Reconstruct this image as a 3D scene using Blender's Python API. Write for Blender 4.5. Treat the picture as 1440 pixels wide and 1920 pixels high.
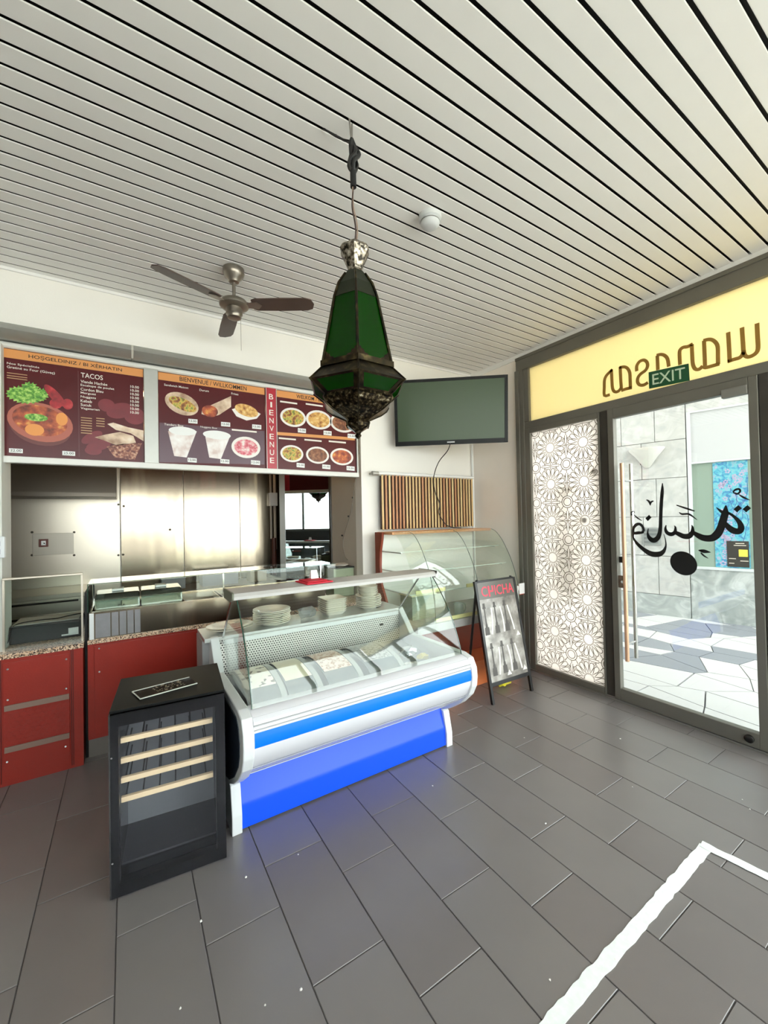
import bpy, bmesh, math, random
from mathutils import Vector, Matrix
random.seed(7)
sc = bpy.context.scene
col = sc.collection
for o in list(bpy.data.objects): bpy.data.objects.remove(o)

# ------------------------------------------------------------------ camera
FPX, PITCH, ROLL, YAW, CAMH = 762.855, 0.015226, -0.020139, 0.565046, 1.7
Fw = Vector((math.sin(YAW)*math.cos(PITCH), math.cos(YAW)*math.cos(PITCH), math.sin(PITCH)))
r0 = Vector((math.cos(YAW), -math.sin(YAW), 0)); u0 = r0.cross(Fw)
Rt = r0*math.cos(ROLL)+u0*math.sin(ROLL); Up = -r0*math.sin(ROLL)+u0*math.cos(ROLL)
CAM = Vector((0, 0, CAMH))
cd = bpy.data.cameras.new('camera'); cam = bpy.data.objects.new('camera', cd); col.objects.link(cam)
cd.sensor_fit = 'HORIZONTAL'; cd.sensor_width = 36; cd.lens = FPX/1440*36; cd.clip_start = .02; cd.clip_end = 200
cam.matrix_world = Matrix(((Rt.x, Up.x, -Fw.x, 0), (Rt.y, Up.y, -Fw.y, 0), (Rt.z, Up.z, -Fw.z, CAMH), (0, 0, 0, 1)))
sc.camera = cam
def at(px, py, ax, v):
    """pixel of the photograph -> point on the plane ax = v"""
    d = Fw*FPX+Rt*(px-720)-Up*(py-960); i = 'xyz'.index(ax)
    return CAM+d*((v-CAM[i])/d[i])

# ------------------------------------------------------------------ light
def s2l(c):
    c /= 255
    return c/12.92 if c <= .04045 else ((c+.055)/1.055)**2.4
def C(r, g, b): return (s2l(r), s2l(g), s2l(b), 1)
w = bpy.data.worlds.new('sky'); sc.world = w; w.use_nodes = True
bg = w.node_tree.nodes['Background']; bg.inputs[0].default_value = (.97, .97, 1, 1); bg.inputs[1].default_value = 3.0
sd = bpy.data.lights.new('sun', 'SUN'); sd.energy = 7; sd.angle = .02; sd.color = (1, .96, .9)
sun = bpy.data.objects.new('sun', sd); col.objects.link(sun)
sun.rotation_euler = Vector((.62, .2, -.75)).to_track_quat('-Z', 'Y').to_euler()
vs = sc.view_settings; vs.view_transform = 'Standard'; vs.look = 'None'; vs.gamma = 1; vs.use_curve_mapping = False; vs.exposure = 1.62
sc.cycles.use_denoising = True; sc.cycles.max_bounces = 12; sc.cycles.transparent_max_bounces = 24; sc.cycles.diffuse_bounces = 6
sc.cycles.sample_clamp_indirect = 8; sc.cycles.caustics_reflective = False; sc.cycles.caustics_refractive = False

# ------------------------------------------------------------------ materials
MATS = {}
def nodes_of(name):
    m = bpy.data.materials.new(name); m.use_nodes = True; nt = m.node_tree; return m, nt, nt.nodes['Principled BSDF']
def mat(name, c=(128, 128, 128), rough=.5, metal=0., var=0., scale=20., bump=0., bscale=60., coat=0., emit=0., spec=.5, stretch=None, rvar=0.):
    if name in MATS: return MATS[name]
    m, nt, b = nodes_of(name); L = nt.links.new; cc = C(*c)
    b.inputs['Base Color'].default_value = cc; b.inputs['Roughness'].default_value = rough; b.inputs['Metallic'].default_value = metal
    b.inputs['Specular IOR Level'].default_value = spec; b.inputs['Coat Weight'].default_value = coat
    if emit: b.inputs['Emission Color'].default_value = cc; b.inputs['Emission Strength'].default_value = emit
    if var or bump or rvar:
        tc = nt.nodes.new('ShaderNodeTexCoord'); mp = nt.nodes.new('ShaderNodeMapping'); L(tc.outputs['Object'], mp.inputs[0])
        if stretch: mp.inputs['Scale'].default_value = stretch
        nz = nt.nodes.new('ShaderNodeTexNoise'); nz.inputs['Scale'].default_value = scale; nz.inputs['Detail'].default_value = 6; L(mp.outputs[0], nz.inputs[0])
        if var:
            mx = nt.nodes.new('ShaderNodeMix'); mx.data_type = 'RGBA'
            mx.inputs[6].default_value = tuple(max(0, v*(1-var)) for v in cc[:3])+(1,); mx.inputs[7].default_value = tuple(min(1, v*(1+var)) for v in cc[:3])+(1,)
            L(nz.outputs[0], mx.inputs[0]); L(mx.outputs[2], b.inputs['Base Color'])
        if rvar:
            mr = nt.nodes.new('ShaderNodeMapRange'); mr.inputs[1].default_value = .3; mr.inputs[2].default_value = .7
            mr.inputs[3].default_value = max(.02, rough-rvar); mr.inputs[4].default_value = min(1, rough+rvar); L(nz.outputs[0], mr.inputs[0]); L(mr.outputs[0], b.inputs['Roughness'])
        if bump:
            n2 = nt.nodes.new('ShaderNodeTexNoise'); n2.inputs['Scale'].default_value = bscale; L(mp.outputs[0], n2.inputs[0])
            bp = nt.nodes.new('ShaderNodeBump'); bp.inputs['Strength'].default_value = bump; bp.inputs['Distance'].default_value = .01
            L(n2.outputs[0], bp.inputs['Height']); L(bp.outputs[0], b.inputs['Normal'])
    MATS[name] = m; return m
def ramp_mat(name, stops, scale=10., rough=.5, detail=6., distort=0., voronoi=False, spec=.5, metal=0.):
    """colour ramp over noise: granite, marble, printed food"""
    if name in MATS: return MATS[name]
    m, nt, b = nodes_of(name); L = nt.links.new
    tc = nt.nodes.new('ShaderNodeTexCoord')
    if voronoi:
        t = nt.nodes.new('ShaderNodeTexVoronoi'); t.inputs['Scale'].default_value = scale; out = t.outputs['Color']
    else:
        t = nt.nodes.new('ShaderNodeTexNoise'); t.inputs['Scale'].default_value = scale; t.inputs['Detail'].default_value = detail
        t.inputs['Distortion'].default_value = distort; out = t.outputs[0]
    L(tc.outputs['Object'], t.inputs[0])
    cr = nt.nodes.new('ShaderNodeValToRGB'); e = cr.color_ramp.elements
    while len(e) < len(stops): e.new(.5)
    for i, (p, c) in enumerate(stops): e[i].position = p; e[i].color = C(*c)
    if voronoi: cr.color_ramp.interpolation = 'CONSTANT'
    L(out, cr.inputs[0]); L(cr.outputs[0], b.inputs['Base Color'])
    b.inputs['Roughness'].default_value = rough; b.inputs['Specular IOR Level'].default_value = spec; b.inputs['Metallic'].default_value = metal
    MATS[name] = m; return m
def glass(name, tint=(245, 250, 248), refl=.05, rough=.0, gl=(255, 255, 255), haze=0.):
    """thin clear sheet: transparent + glossy by facing angle"""
    if name in MATS: return MATS[name]
    m = bpy.data.materials.new(name); m.use_nodes = True; nt = m.node_tree; nt.nodes.clear(); L = nt.links.new
    o = nt.nodes.new('ShaderNodeOutputMaterial'); tr = nt.nodes.new('ShaderNodeBsdfTransparent'); tr.inputs[0].default_value = C(*tint)
    g = nt.nodes.new('ShaderNodeBsdfGlossy'); g.inputs[0].default_value = C(*gl); g.inputs['Roughness'].default_value = rough
    lw = nt.nodes.new('ShaderNodeLayerWeight'); lw.inputs[0].default_value = .5
    pw = nt.nodes.new('ShaderNodeMath'); pw.operation = 'POWER'; pw.inputs[1].default_value = 4.5; L(lw.outputs['Facing'], pw.inputs[0])
    ma = nt.nodes.new('ShaderNodeMath'); ma.operation = 'MULTIPLY_ADD'; ma.inputs[1].default_value = 1-refl; ma.inputs[2].default_value = refl; ma.use_clamp = True; L(pw.outputs[0], ma.inputs[0])
    a = tr
    if haze:
        df = nt.nodes.new('ShaderNodeBsdfDiffuse'); df.inputs[0].default_value = C(*tint); mh = nt.nodes.new('ShaderNodeMixShader'); mh.inputs[0].default_value = haze
        L(tr.outputs[0], mh.inputs[1]); L(df.outputs[0], mh.inputs[2]); a = mh
    mx = nt.nodes.new('ShaderNodeMixShader'); L(ma.outputs[0], mx.inputs[0]); L(a.outputs[0], mx.inputs[1]); L(g.outputs[0], mx.inputs[2]); L(mx.outputs[0], o.inputs[0])
    MATS[name] = m; return m
def film(name, c, clear=.15, gloss=.06, diff=.3):
    """translucent film on glass: lets daylight through softly"""
    if name in MATS: return MATS[name]
    m = bpy.data.materials.new(name); m.use_nodes = True; nt = m.node_tree; nt.nodes.clear(); L = nt.links.new
    o = nt.nodes.new('ShaderNodeOutputMaterial'); t = nt.nodes.new('ShaderNodeBsdfTranslucent'); d = nt.nodes.new('ShaderNodeBsdfDiffuse')
    t.inputs[0].default_value = C(*c); d.inputs[0].default_value = C(*c); tr = nt.nodes.new('ShaderNodeBsdfTransparent'); tr.inputs[0].default_value = C(*c)
    g = nt.nodes.new('ShaderNodeBsdfGlossy'); g.inputs['Roughness'].default_value = .1
    m1 = nt.nodes.new('ShaderNodeMixShader'); m1.inputs[0].default_value = diff; L(t.outputs[0], m1.inputs[1]); L(d.outputs[0], m1.inputs[2])
    m2 = nt.nodes.new('ShaderNodeMixShader'); m2.inputs[0].default_value = clear; L(m1.outputs[0], m2.inputs[1]); L(tr.outputs[0], m2.inputs[2])
    m3 = nt.nodes.new('ShaderNodeMixShader'); m3.inputs[0].default_value = gloss; L(m2.outputs[0], m3.inputs[1]); L(g.outputs[0], m3.inputs[2]); L(m3.outputs[0], o.inputs[0])
    MATS[name] = m; return m
def perforated(name):
    """steel sheet punched with small holes, too fine to model one by one"""
    if name in MATS: return MATS[name]
    m, nt, b = nodes_of(name); L = nt.links.new
    tc = nt.nodes.new('ShaderNodeTexCoord'); sp = nt.nodes.new('ShaderNodeSeparateXYZ'); L(tc.outputs['Object'], sp.inputs[0])
    def M(op, a, bb=None, cc=None):
        n = nt.nodes.new('ShaderNodeMath'); n.operation = op
        for i, v in enumerate((a, bb, cc)):
            if v is None: continue
            if isinstance(v, (int, float)): n.inputs[i].default_value = v
            else: L(v, n.inputs[i])
        return n.outputs[0]
    zz = M('MULTIPLY', sp.outputs[2], 62.); row = M('FLOOR', zz); sh = M('MULTIPLY', M('MODULO', row, 2.), .5)
    xx = M('ADD', M('MULTIPLY', sp.outputs[0], 55.), sh)
    fx = M('SUBTRACT', M('FRACT', xx), .5); fz = M('SUBTRACT', M('FRACT', zz), .5)
    d = M('SQRT', M('ADD', M('MULTIPLY', fx, fx), M('MULTIPLY', fz, fz))); hole = M('LESS_THAN', d, .3)
    mx = nt.nodes.new('ShaderNodeMix'); mx.data_type = 'RGBA'; mx.inputs[6].default_value = C(215, 213, 208); mx.inputs[7].default_value = C(45, 45, 45)
    L(hole, mx.inputs[0]); L(mx.outputs[2], b.inputs['Base Color']); b.inputs['Metallic'].default_value = .5; b.inputs['Roughness'].default_value = .4
    MATS[name] = m; return m

WALL = mat('wall_paint', (247, 243, 236), .85, var=.03, scale=3, bump=.05, bscale=150)
PLANK = mat('ceiling_plank_white', (243, 242, 239), .6, bump=.06, bscale=400, var=.02, scale=8)
BLACK = mat('matte_black', (14, 13, 13), .6)
BLACKG = mat('gloss_black', (10, 10, 12), .15, spec=.6)
FRAME = mat('bronze_grey_frame', (112, 109, 100), .42, metal=.35, var=.08, scale=6)
FRAMED = mat('dark_frame_rebate', (52, 48, 42), .5)
STEEL = mat('brushed_steel', (206, 196, 180), .34, metal=1., var=.04, scale=2, bump=.08, bscale=3)
STEEL2 = mat('warped_steel_sheet', (172, 158, 138), .2, metal=1., var=.12, scale=3, bump=.7, bscale=2.4, stretch=(1.8, 1, .22))
CHROME = mat('polished_metal', (205, 205, 205), .12, metal=1.)
ALU = mat('satin_aluminium', (190, 188, 184), .32, metal=.9, var=.04)
WHITEP = mat('white_plastic', (216, 219, 220), .35)
WHITE = mat('plain_white', (240, 240, 238), .5)
GREYG = mat('pale_grey_green_plastic', (196, 206, 202), .35)
RED = mat('red_laminate', (150, 40, 28), .35, var=.1, scale=12, bump=.08, bscale=90)
GRANITE = ramp_mat('speckled_granite', [(0, (60, 45, 38)), (.3, (196, 160, 130)), (.55, (225, 200, 175)), (.8, (110, 85, 70))], 160, .3, voronoi=True)
TILE = mat('grey_floor_tile', (114, 109, 108), .32, var=.07, scale=5, bump=.02, bscale=200, spec=.8)
TILE2 = mat('grey_floor_tile_warm', (109, 103, 102), .33, var=.07, scale=6, bump=.02, bscale=200, spec=.8)
GROUT = mat('tile_grout', (78, 74, 73), .8)
GLASS = glass('clear_glass'); GLASSG = glass('greenish_glass', (249, 252, 250), .035)
CABLE = mat('black_cable', (22, 21, 20), .5)
BRONZE = ramp_mat('aged_pierced_brass', [(.3, (18, 15, 10)), (.55, (52, 44, 27)), (.75, (104, 92, 60))], 30, .4, metal=.8)
GREENGL = film('green_lantern_glass', (22, 140, 8), .3, .03, .12)
YELLOW = film('yellow_transom_film', (251, 240, 196), .02, .05, .3)
FROST = film('frosted_white_film', (251, 248, 241), .3, .05, .15)

# ------------------------------------------------------------------ geometry helpers
ROOT = {}
def tag(o, label, cat, group=None):
    o['label'] = label; o['category'] = cat
    if group: o['group'] = group
    return o
def thing(name, label, cat, loc=(0, 0, 0), rz=0., group=None, kind=None):
    o = bpy.data.objects.new(name, None); col.objects.link(o); o.location = loc; o.rotation_euler = (0, 0, rz); o.empty_display_size = .1
    ROOT[o.name] = Matrix.Translation(loc) @ Matrix.Rotation(rz, 4, 'Z')
    if kind: o['kind'] = kind
    if label: tag(o, label, cat, group)
    return o
class B:
    def __init__(s): s.bm = bmesh.new()
    def face(s, pts):
        try: return s.bm.faces.new([s.bm.verts.new(p) for p in pts])
        except ValueError: return None
    def box(s, x0, x1, y0, y1, z0, z1):
        v = [s.bm.verts.new(p) for p in ((x0, y0, z0), (x1, y0, z0), (x1, y1, z0), (x0, y1, z0), (x0, y0, z1), (x1, y0, z1), (x1, y1, z1), (x0, y1, z1))]
        for f in ((3, 2, 1, 0), (4, 5, 6, 7), (0, 1, 5, 4), (1, 2, 6, 5), (2, 3, 7, 6), (3, 0, 4, 7)): s.bm.faces.new([v[i] for i in f])
        return s
    def bars(s, *bs):
        for b in bs: s.box(*b)
        return s
    def obox(s, M, sx, sy, sz):
        n = len(s.bm.verts); s.box(-sx/2, sx/2, -sy/2, sy/2, -sz/2, sz/2); s.bm.verts.ensure_lookup_table()
        for v in s.bm.verts[n:]: v.co = M @ v.co
        return s
    def slab(s, pts, d):
        """planar polygon pts thickened by vector d"""
        d = Vector(d); a = [s.bm.verts.new(p) for p in pts]; b = [s.bm.verts.new(Vector(p)+d) for p in pts]; n = len(a)
        s.bm.faces.new(a[::-1]); s.bm.faces.new(b)
        for i in range(n): s.bm.faces.new((a[i], a[(i+1) % n], b[(i+1) % n], b[i]))
        return s
    def prism(s, pts, ax, a0, a1):
        """2D profile extruded along ax (other two coordinates in xyz order)"""
        i = 'xyz'.index(ax); mk = lambda p, v: [(v, p[0], p[1]), (p[0], v, p[1]), (p[0], p[1], v)][i]
        d = [0, 0, 0]; d[i] = a1-a0
        return s.slab([mk(p, a0) for p in pts], d)
    def sheet(s, prof, ax, a0, a1, t):
        """open 2D profile given thickness t, extruded along ax"""
        n = len(prof); off = []
        for k in range(n):
            p = Vector(prof[max(0, k-1)]); q = Vector(prof[min(n-1, k+1)]); d = (q-p).normalized(); off.append((prof[k][0]-d.y*t, prof[k][1]+d.x*t))
        for k in range(n-1): pass
        i = 'xyz'.index(ax); mk = lambda p, v: [(v, p[0], p[1]), (p[0], v, p[1]), (p[0], p[1], v)][i]
        A = [[s.bm.verts.new(mk(p, v)) for p in pr] for pr in (prof, off) for v in (a0, a1)]
        p0, p1, q0, q1 = A
        for k in range(n-1):
            s.bm.faces.new((p0[k], p0[k+1], p1[k+1], p1[k])); s.bm.faces.new((q0[k], q1[k], q1[k+1], q0[k+1]))
            s.bm.faces.new((p0[k], q0[k], q0[k+1], p0[k+1])); s.bm.faces.new((p1[k], p1[k+1], q1[k+1], q1[k]))
        s.bm.faces.new((p0[0], p1[0], q1[0], q0[0])); s.bm.faces.new((p0[-1], q0[-1], q1[-1], p1[-1]))
        return s
    def lathe(s, prof, c=(0, 0, 0), seg=24, a0=0., sx=1., sy=1., amp=None):
        rings = []
        for r, z in prof:
            if r < 1e-5: rings.append([s.bm.verts.new((c[0], c[1], c[2]+z))])
            else: rings.append([s.bm.verts.new((c[0]+sx*r*(amp(k) if amp else 1)*math.cos(a0+2*math.pi*k/seg), c[1]+sy*r*(amp(k) if amp else 1)*math.sin(a0+2*math.pi*k/seg), c[2]+z)) for k in range(seg)])
        for a, b in zip(rings, rings[1:]):
            for k in range(seg):
                l = (k+1) % seg
                if len(a) == 1 and len(b) == 1: continue
                if len(a) == 1: s.bm.faces.new((a[0], b[l], b[k]))
                elif len(b) == 1: s.bm.faces.new((a[k], a[l], b[0]))
                else: s.bm.faces.new((a[k], a[l], b[l], b[k]))
        if len(rings[0]) > 1: s.bm.faces.new(rings[0][::-1])
        if len(rings[-1]) > 1: s.bm.faces.new(rings[-1])
        return s
    def tube(s, pts, r, seg=8, r1=None):
        pts = [Vector(p) for p in pts]; n = len(pts); rings = []
        up = Vector((0, 0, 1)); 
        for k, p in enumerate(pts):
            d = (pts[min(n-1, k+1)]-pts[max(0, k-1)]).normalized()
            if abs(d.dot(up)) > .95: up = Vector((1, 0, 0)) if abs(d.x) < .9 else Vector((0, 1, 0))
            a = d.cross(up).normalized(); b = d.cross(a).normalized(); up = -b if n > 2 else up
            rr = r if r1 is None else r+(r1-r)*k/max(1, n-1)
            if isinstance(r, (list, tuple)): rr = r[k]
            rings.append([s.bm.verts.new(p+a*rr*math.cos(2*math.pi*j/seg)+b*rr*math.sin(2*math.pi*j/seg)) for j in range(seg)])
        for a, b in zip(rings, rings[1:]):
            for j in range(seg): s.bm.faces.new((a[j], a[(j+1) % seg], b[(j+1) % seg], b[j]))
        s.bm.faces.new(rings[0][::-1]); s.bm.faces.new(rings[-1]); return s
    def ribbon(s, pts, wd, nrm, t=.0008):
        """flat stroke through pts in the plane with normal nrm; wd a width or one width per point"""
        nrm = Vector(nrm).normalized(); pts = [Vector(p) for p in pts]; n = len(pts); Lp, Rp = [], []
        closed = (pts[0]-pts[-1]).length < 1e-6 and n > 3
        for k, p in enumerate(pts):
            a = pts[k-1] if k else (pts[-2] if closed else p); b = pts[k+1] if k < n-1 else (pts[1] if closed else p)
            d = (b-a).normalized(); q = nrm.cross(d); ww = (wd[k] if isinstance(wd, (list, tuple)) else wd)/2
            Lp.append(p+q*ww); Rp.append(p-q*ww)
        a = [s.bm.verts.new(p+nrm*t) for p in Lp]; b = [s.bm.verts.new(p+nrm*t) for p in Rp]
        c = [s.bm.verts.new(p) for p in Lp]; d = [s.bm.verts.new(p) for p in Rp]
        for k in range(n-1):
            s.bm.faces.new((a[k], b[k], b[k+1], a[k+1])); s.bm.faces.new((c[k], a[k], a[k+1], c[k+1])); s.bm.faces.new((b[k], d[k], d[k+1], b[k+1])); s.bm.faces.new((c[k], c[k+1], d[k+1], d[k]))
        return s
    def disc(s, c, r, axis, t, seg=24, r2=None):
        """flat disc (ellipse r, r2) thickened by t along axis 'x','y' or 'z'"""
        r2 = r2 or r; i = 'xyz'.index(axis); c = Vector(c); P = []
        for k in range(seg):
            a = 2*math.pi*k/seg; u, v = r*math.cos(a), r2*math.sin(a)
            P.append(c+Vector([(0, u, v), (u, 0, v), (u, v, 0)][i]))
        d = [0, 0, 0]; d[i] = t; return s.slab(P, d)
    def done(s, name, m, parent=None, smooth=False, bevel=0., seg=2, local=False, angle=40, label=None, kind=None):
        bm = s.bm
        bmesh.ops.recalc_face_normals(bm, faces=bm.faces)
        if bevel: bmesh.ops.bevel(bm, geom=list(bm.edges), offset=bevel, segments=seg, affect='EDGES', clamp_overlap=True, profile=.5)
        loc = None
        if parent is not None and not local:
            r = parent
            while r.parent: r = r.parent
            bm.transform(ROOT.get(r.name, Matrix()).inverted())
        elif parent is None:
            bm.verts.ensure_lookup_table(); cs = [v.co for v in bm.verts]
            mn = Vector([min(c[i] for c in cs) for i in range(3)]); mxx = Vector([max(c[i] for c in cs) for i in range(3)])
            loc = Vector(((mn.x+mxx.x)/2, (mn.y+mxx.y)/2, mn.z)); bm.transform(Matrix.Translation(-loc))
        me = bpy.data.meshes.new(name); bm.to_mesh(me); bm.free()
        o = bpy.data.objects.new(name, me); col.objects.link(o); me.materials.append(m)
        if loc is not None: o.location = loc; ROOT[o.name] = Matrix.Translation(loc)
        if smooth:
            me.polygons.foreach_set('use_smooth', [True]*len(me.polygons)); me.set_sharp_from_angle(angle=math.radians(angle))
        if parent is not None: o.parent = parent
        if label: o['label'] = label
        if kind: o['kind'] = kind
        return o
def struct(o): o['kind'] = 'structure'; return o
def copy_part(o, parent, dx):
    c = o.copy(); col.objects.link(c); c.parent = parent; c.location = o.location+Vector(dx); return c
def catmull(pts, n=6):
    out = []
    for k in range(len(pts)-1):
        p = [Vector(pts[max(0, min(len(pts)-1, k+j))]) for j in (-1, 0, 1, 2)]
        for i in range(n):
            t = i/n; out.append(.5*((2*p[1])+(-p[0]+p[2])*t+(2*p[0]-5*p[1]+4*p[2]-p[3])*t*t+(-p[0]+3*p[1]-3*p[2]+p[3])*t**3))
    out.append(Vector(pts[-1])); return out

# lettering: all text meshes are made once, before the scene fills up
TXT = {}
def prepare(strings):
    tmp = {}
    for t in strings:
        cu = bpy.data.curves.new('lettering', 'FONT'); cu.body = t; cu.size = 1; cu.resolution_u = 3; cu.offset = .006
        o = bpy.data.objects.new('lettering', cu); col.objects.link(o); tmp[t] = o
    dg = bpy.context.evaluated_depsgraph_get()
    for t, o in tmp.items():
        me = bpy.data.meshes.new_from_object(o.evaluated_get(dg)); xs = [v.co.x for v in me.vertices]; ys = [v.co.y for v in me.vertices]
        TXT[t] = (me, min(xs), max(xs), min(ys), max(ys)); 
    for o in tmp.values():
        cu = o.data; bpy.data.objects.remove(o); bpy.data.curves.remove(cu)
TACOS = ['Viande Hachée', 'Escalope de poulet', 'Cordon Bleu', 'Merguez', 'Nuggets', 'Kebab', 'Sucuk', 'Vegetarien']
prepare(['HOŞGELDINIZ / BI XÊRHATIN', 'BIENVENUE / WILLKOMMEN', 'WELKOM / BENVENUTO', 'TACOS', 'Nos Spécialités', 'Gratiné au Four (Güveç)', '22.00', '25.00', '10.00',
         'Sandwich Maison', 'Durum', 'Frites', 'Tenders Box', 'Nuggets Box', 'EXIT', 'CHICHA', 'C', 'ICHA', '8.00', '12.00', '15.00']+TACOS+list('BIENVU'))
def put_text(b, t, o, right, up, wdt, hgt, nrm, th=.0006):
    """letter mesh fitted into width wdt, height hgt from lower left o"""
    me, x0, x1, y0, y1 = TXT[t]; o, right, up, nrm = Vector(o), Vector(right).normalized(), Vector(up).normalized(), Vector(nrm).normalized()
    vs_ = [b.bm.verts.new(o+right*((v.co.x-x0)/(x1-x0)*wdt)+up*((v.co.y-y0)/(y1-y0)*hgt)+nrm*th) for v in me.vertices]
    for p in me.polygons:
        try: b.bm.faces.new([vs_[i] for i in p.vertices])
        except ValueError: pass
    return b

# ================================================================== the room
X0, X1, Y0, Y1, ZC = -2.6, 3.78, -2.2, 3.8, 3.52
YK, XK = 5.6, 2.9                                  # kitchen depth
# floor: grout bed and every tile
fl = struct(B().box(X0, X1+.1, Y0-.1, YK+.1, -.12, -.004).done('floor', GROUT)); ROOT[fl.name] = Matrix.Translation(fl.location)
PX, PY = .3045, .61; meshes = {}
def tile_mesh(w_, l_, z=.004, m=TILE, key=None):
    k = (round(w_, 3), round(l_, 3), m.name)
    if k not in meshes:
        b = B(); b.box(-w_/2, w_/2, -l_/2, l_/2, -.004, 0); bmesh.ops.recalc_face_normals(b.bm, faces=b.bm.faces)
        bmesh.ops.bevel(b.bm, geom=[e for e in b.bm.edges if all(v.co.z > -.001 for v in e.verts)], offset=.0015, segments=1, affect='EDGES')
        me = bpy.data.meshes.new('floor_tile'); b.bm.to_mesh(me); b.bm.free(); me.materials.append(m); meshes[k] = me
    return meshes[k]
k0 = math.floor((X0+.05)/PX)
for k in range(k0, 13):
    xa, xb = -.05+PX*k, -.05+PX*(k+1)
    if xa < X0: xa = X0
    if xb > X1: xb = X1-.002
    if xb-xa < .03: continue
    y = (.21 if k % 2 == 0 else .58)-PY*5
    while y < Y1+.3:
        ya, yb = max(y, Y0), min(y+PY, Y1+.25); y += PY
        if yb-ya < .03: continue
        o = bpy.data.objects.new('floor_tile', tile_mesh(xb-xa-.0045, yb-ya-.0045, m=random.choice((TILE, TILE, TILE2)))); col.objects.link(o); o.parent = fl
        o.location = Vector(((xa+xb)/2, (ya+yb)/2, random.uniform(-.0006, .0006)))-fl.location
# ceiling: dark void and the white planks
ce = struct(B().box(X0-.1, X1+.12, Y0-.1, Y1+.15, ZC+.02, ZC+.2).done('ceiling', BLACK))
GP = .10133; y = 2.018+.0078-GP*42; pm = None
while y < Y1:
    ye = min(y+GP-.0155, Y1)
    if ye-y > .02:
        b = B().box(0, X1-.012-X0, 0, ye-y, 0, .005)
        bmesh.ops.recalc_face_normals(b.bm, faces=b.bm.faces)
        key = round(ye-y, 4)
        if key not in meshes:
            bmesh.ops.bevel(b.bm, geom=[e for e in b.bm.edges if all(v.co.z < .001 for v in e.verts)], offset=.0015, segments=2, affect='EDGES')
            me = bpy.data.meshes.new('ceiling_plank'); b.bm.to_mesh(me); me.materials.append(PLANK); meshes[key] = me
        b.bm.free()
        o = bpy.data.objects.new('ceiling_plank', meshes[key]); col.objects.link(o); o.parent = ce; o.location = Vector((X0, y, ZC))-ce.location
    y += GP
struct(B().box(X1-.016, X1+.0, Y0, Y1, ZC-.05, ZC+.02).done('trim_1', PLANK))
struct(B().box(X0, X1-.02, Y1-.016, Y1-.001, ZC-.022, ZC-.001).done('trim_2', PLANK))
# walls
wb = struct(B().bars((2.13, X1+.12, Y1, Y1+.14, 0, ZC+.06)).done('wall_back', WALL))
struct(B().box(X0, 2.13, Y1, Y1+.14, 2.94, ZC+.06).done('wall_back_bulkhead', WALL))
struct(B().box(2.13, 2.27, Y1+.14, 4.55, 0, 3.1).done('wall_kitchen_return', mat('grey_beige_paint', (205, 196, 182), .8, var=.05, scale=4)))  # return wall in plain grey-beige paint
struct(B().box(X1, X1+.12, 3.06, Y1, 0, ZC+.06).done('wall_right', mat('pinkish_white_paint', (248, 240, 231), .8, var=.03, scale=3)))
struct(B().box(X0-.12, X0, Y0, YK, 0, ZC+.06).done('wall_left', mat('grey_left_wall', (150, 144, 138), .85)))
struct(B().box(X0, -.705, Y1-.12, Y1+.14, 0, 2.94).done('wall_column', mat('grey_white_column', (222, 222, 214), .7, var=.03)))
kw = struct(B().box(X0, XK+.3, YK, YK+.12, 0, 3.1).done('wall_kitchen_back', WALL)); ROOT[kw.name] = Matrix.Translation(kw.location)
for a, b_, m in ((-1.9, -.06, STEEL), (-.052, .602, STEEL2), (.606, 1.275, STEEL2), (1.279, 1.86, STEEL2)):
    B().box(a, b_, YK-.012 if m is STEEL2 else YK-.03, YK, .85, 3.05).done('steel_sheet', m, kw, bevel=.002, seg=1)
sb = B()
for p in ((222, 946), (222, 1041), (232, 949), (231, 1040), (319, 993), (60, 998), (139, 998), (60, 1041), (139, 1041)):
    q = at(p[0], p[1], 'y', YK-.034); sb.disc((q.x, YK-.036, q.z), .012, 'y', .006, 10)
sb.done('rivet', mat('dark_rivet', (70, 62, 52), .5, metal=.6), kw)
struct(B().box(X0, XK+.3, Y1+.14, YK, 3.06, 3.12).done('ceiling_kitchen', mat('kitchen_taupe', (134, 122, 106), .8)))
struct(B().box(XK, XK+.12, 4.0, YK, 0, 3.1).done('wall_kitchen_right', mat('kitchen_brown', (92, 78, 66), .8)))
# rear wall behind the camera: dark dado, windows above
XG = 1.2
rw = struct(B().bars((X0, XG, Y0-.12, Y0, 0, 1.35), (X0, X1, Y0-.12, Y0, 3.3, ZC+.06)).done('wall_rear', mat('dark_dado', (40, 38, 38), .5)))
wn = thing('window_3', None, None, (0, Y0, 1.35), kind='structure')
for xx, zz in ((X0, 1.35), (-1.1, 1.35), (XG, .0), (2.5, 0), (X1-.06, 0)): B().box(xx, xx+.06, Y0-.1, Y0-.04, zz, 3.3).done('mullion', FRAME, wn)
B().bars((X0, XG, Y0-.1, Y0-.04, 1.35, 1.41), (X0, X1, Y0-.1, Y0-.04, 3.24, 3.3), (XG, X1, Y0-.1, Y0-.04, 0, .08)).done('window_frame', FRAME, wn)
B().box(X0, XG, Y0-.075, Y0-.069, 1.41, 3.24).done('pane', GLASS, wn); B().box(XG+.06, X1, Y0-.075, Y0-.069, .08, 3.24).done('pane', GLASS, wn)
struct(B().box(-30, X1+.1, -40, Y0-.12, -.12, -.03).done('floor_square', mat('sunlit_square_paving', (196, 190, 180), .9, var=.06, scale=1)))
struct(B().box(X0-.6, X1+.12, Y0-.12, YK+.6, ZC+.2, 20).done('wall_upper_sky_block', mat('sky_block_facade', (206, 200, 188), .9)))  # unseen block over the shop, added to keep sky light off the passage
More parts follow.
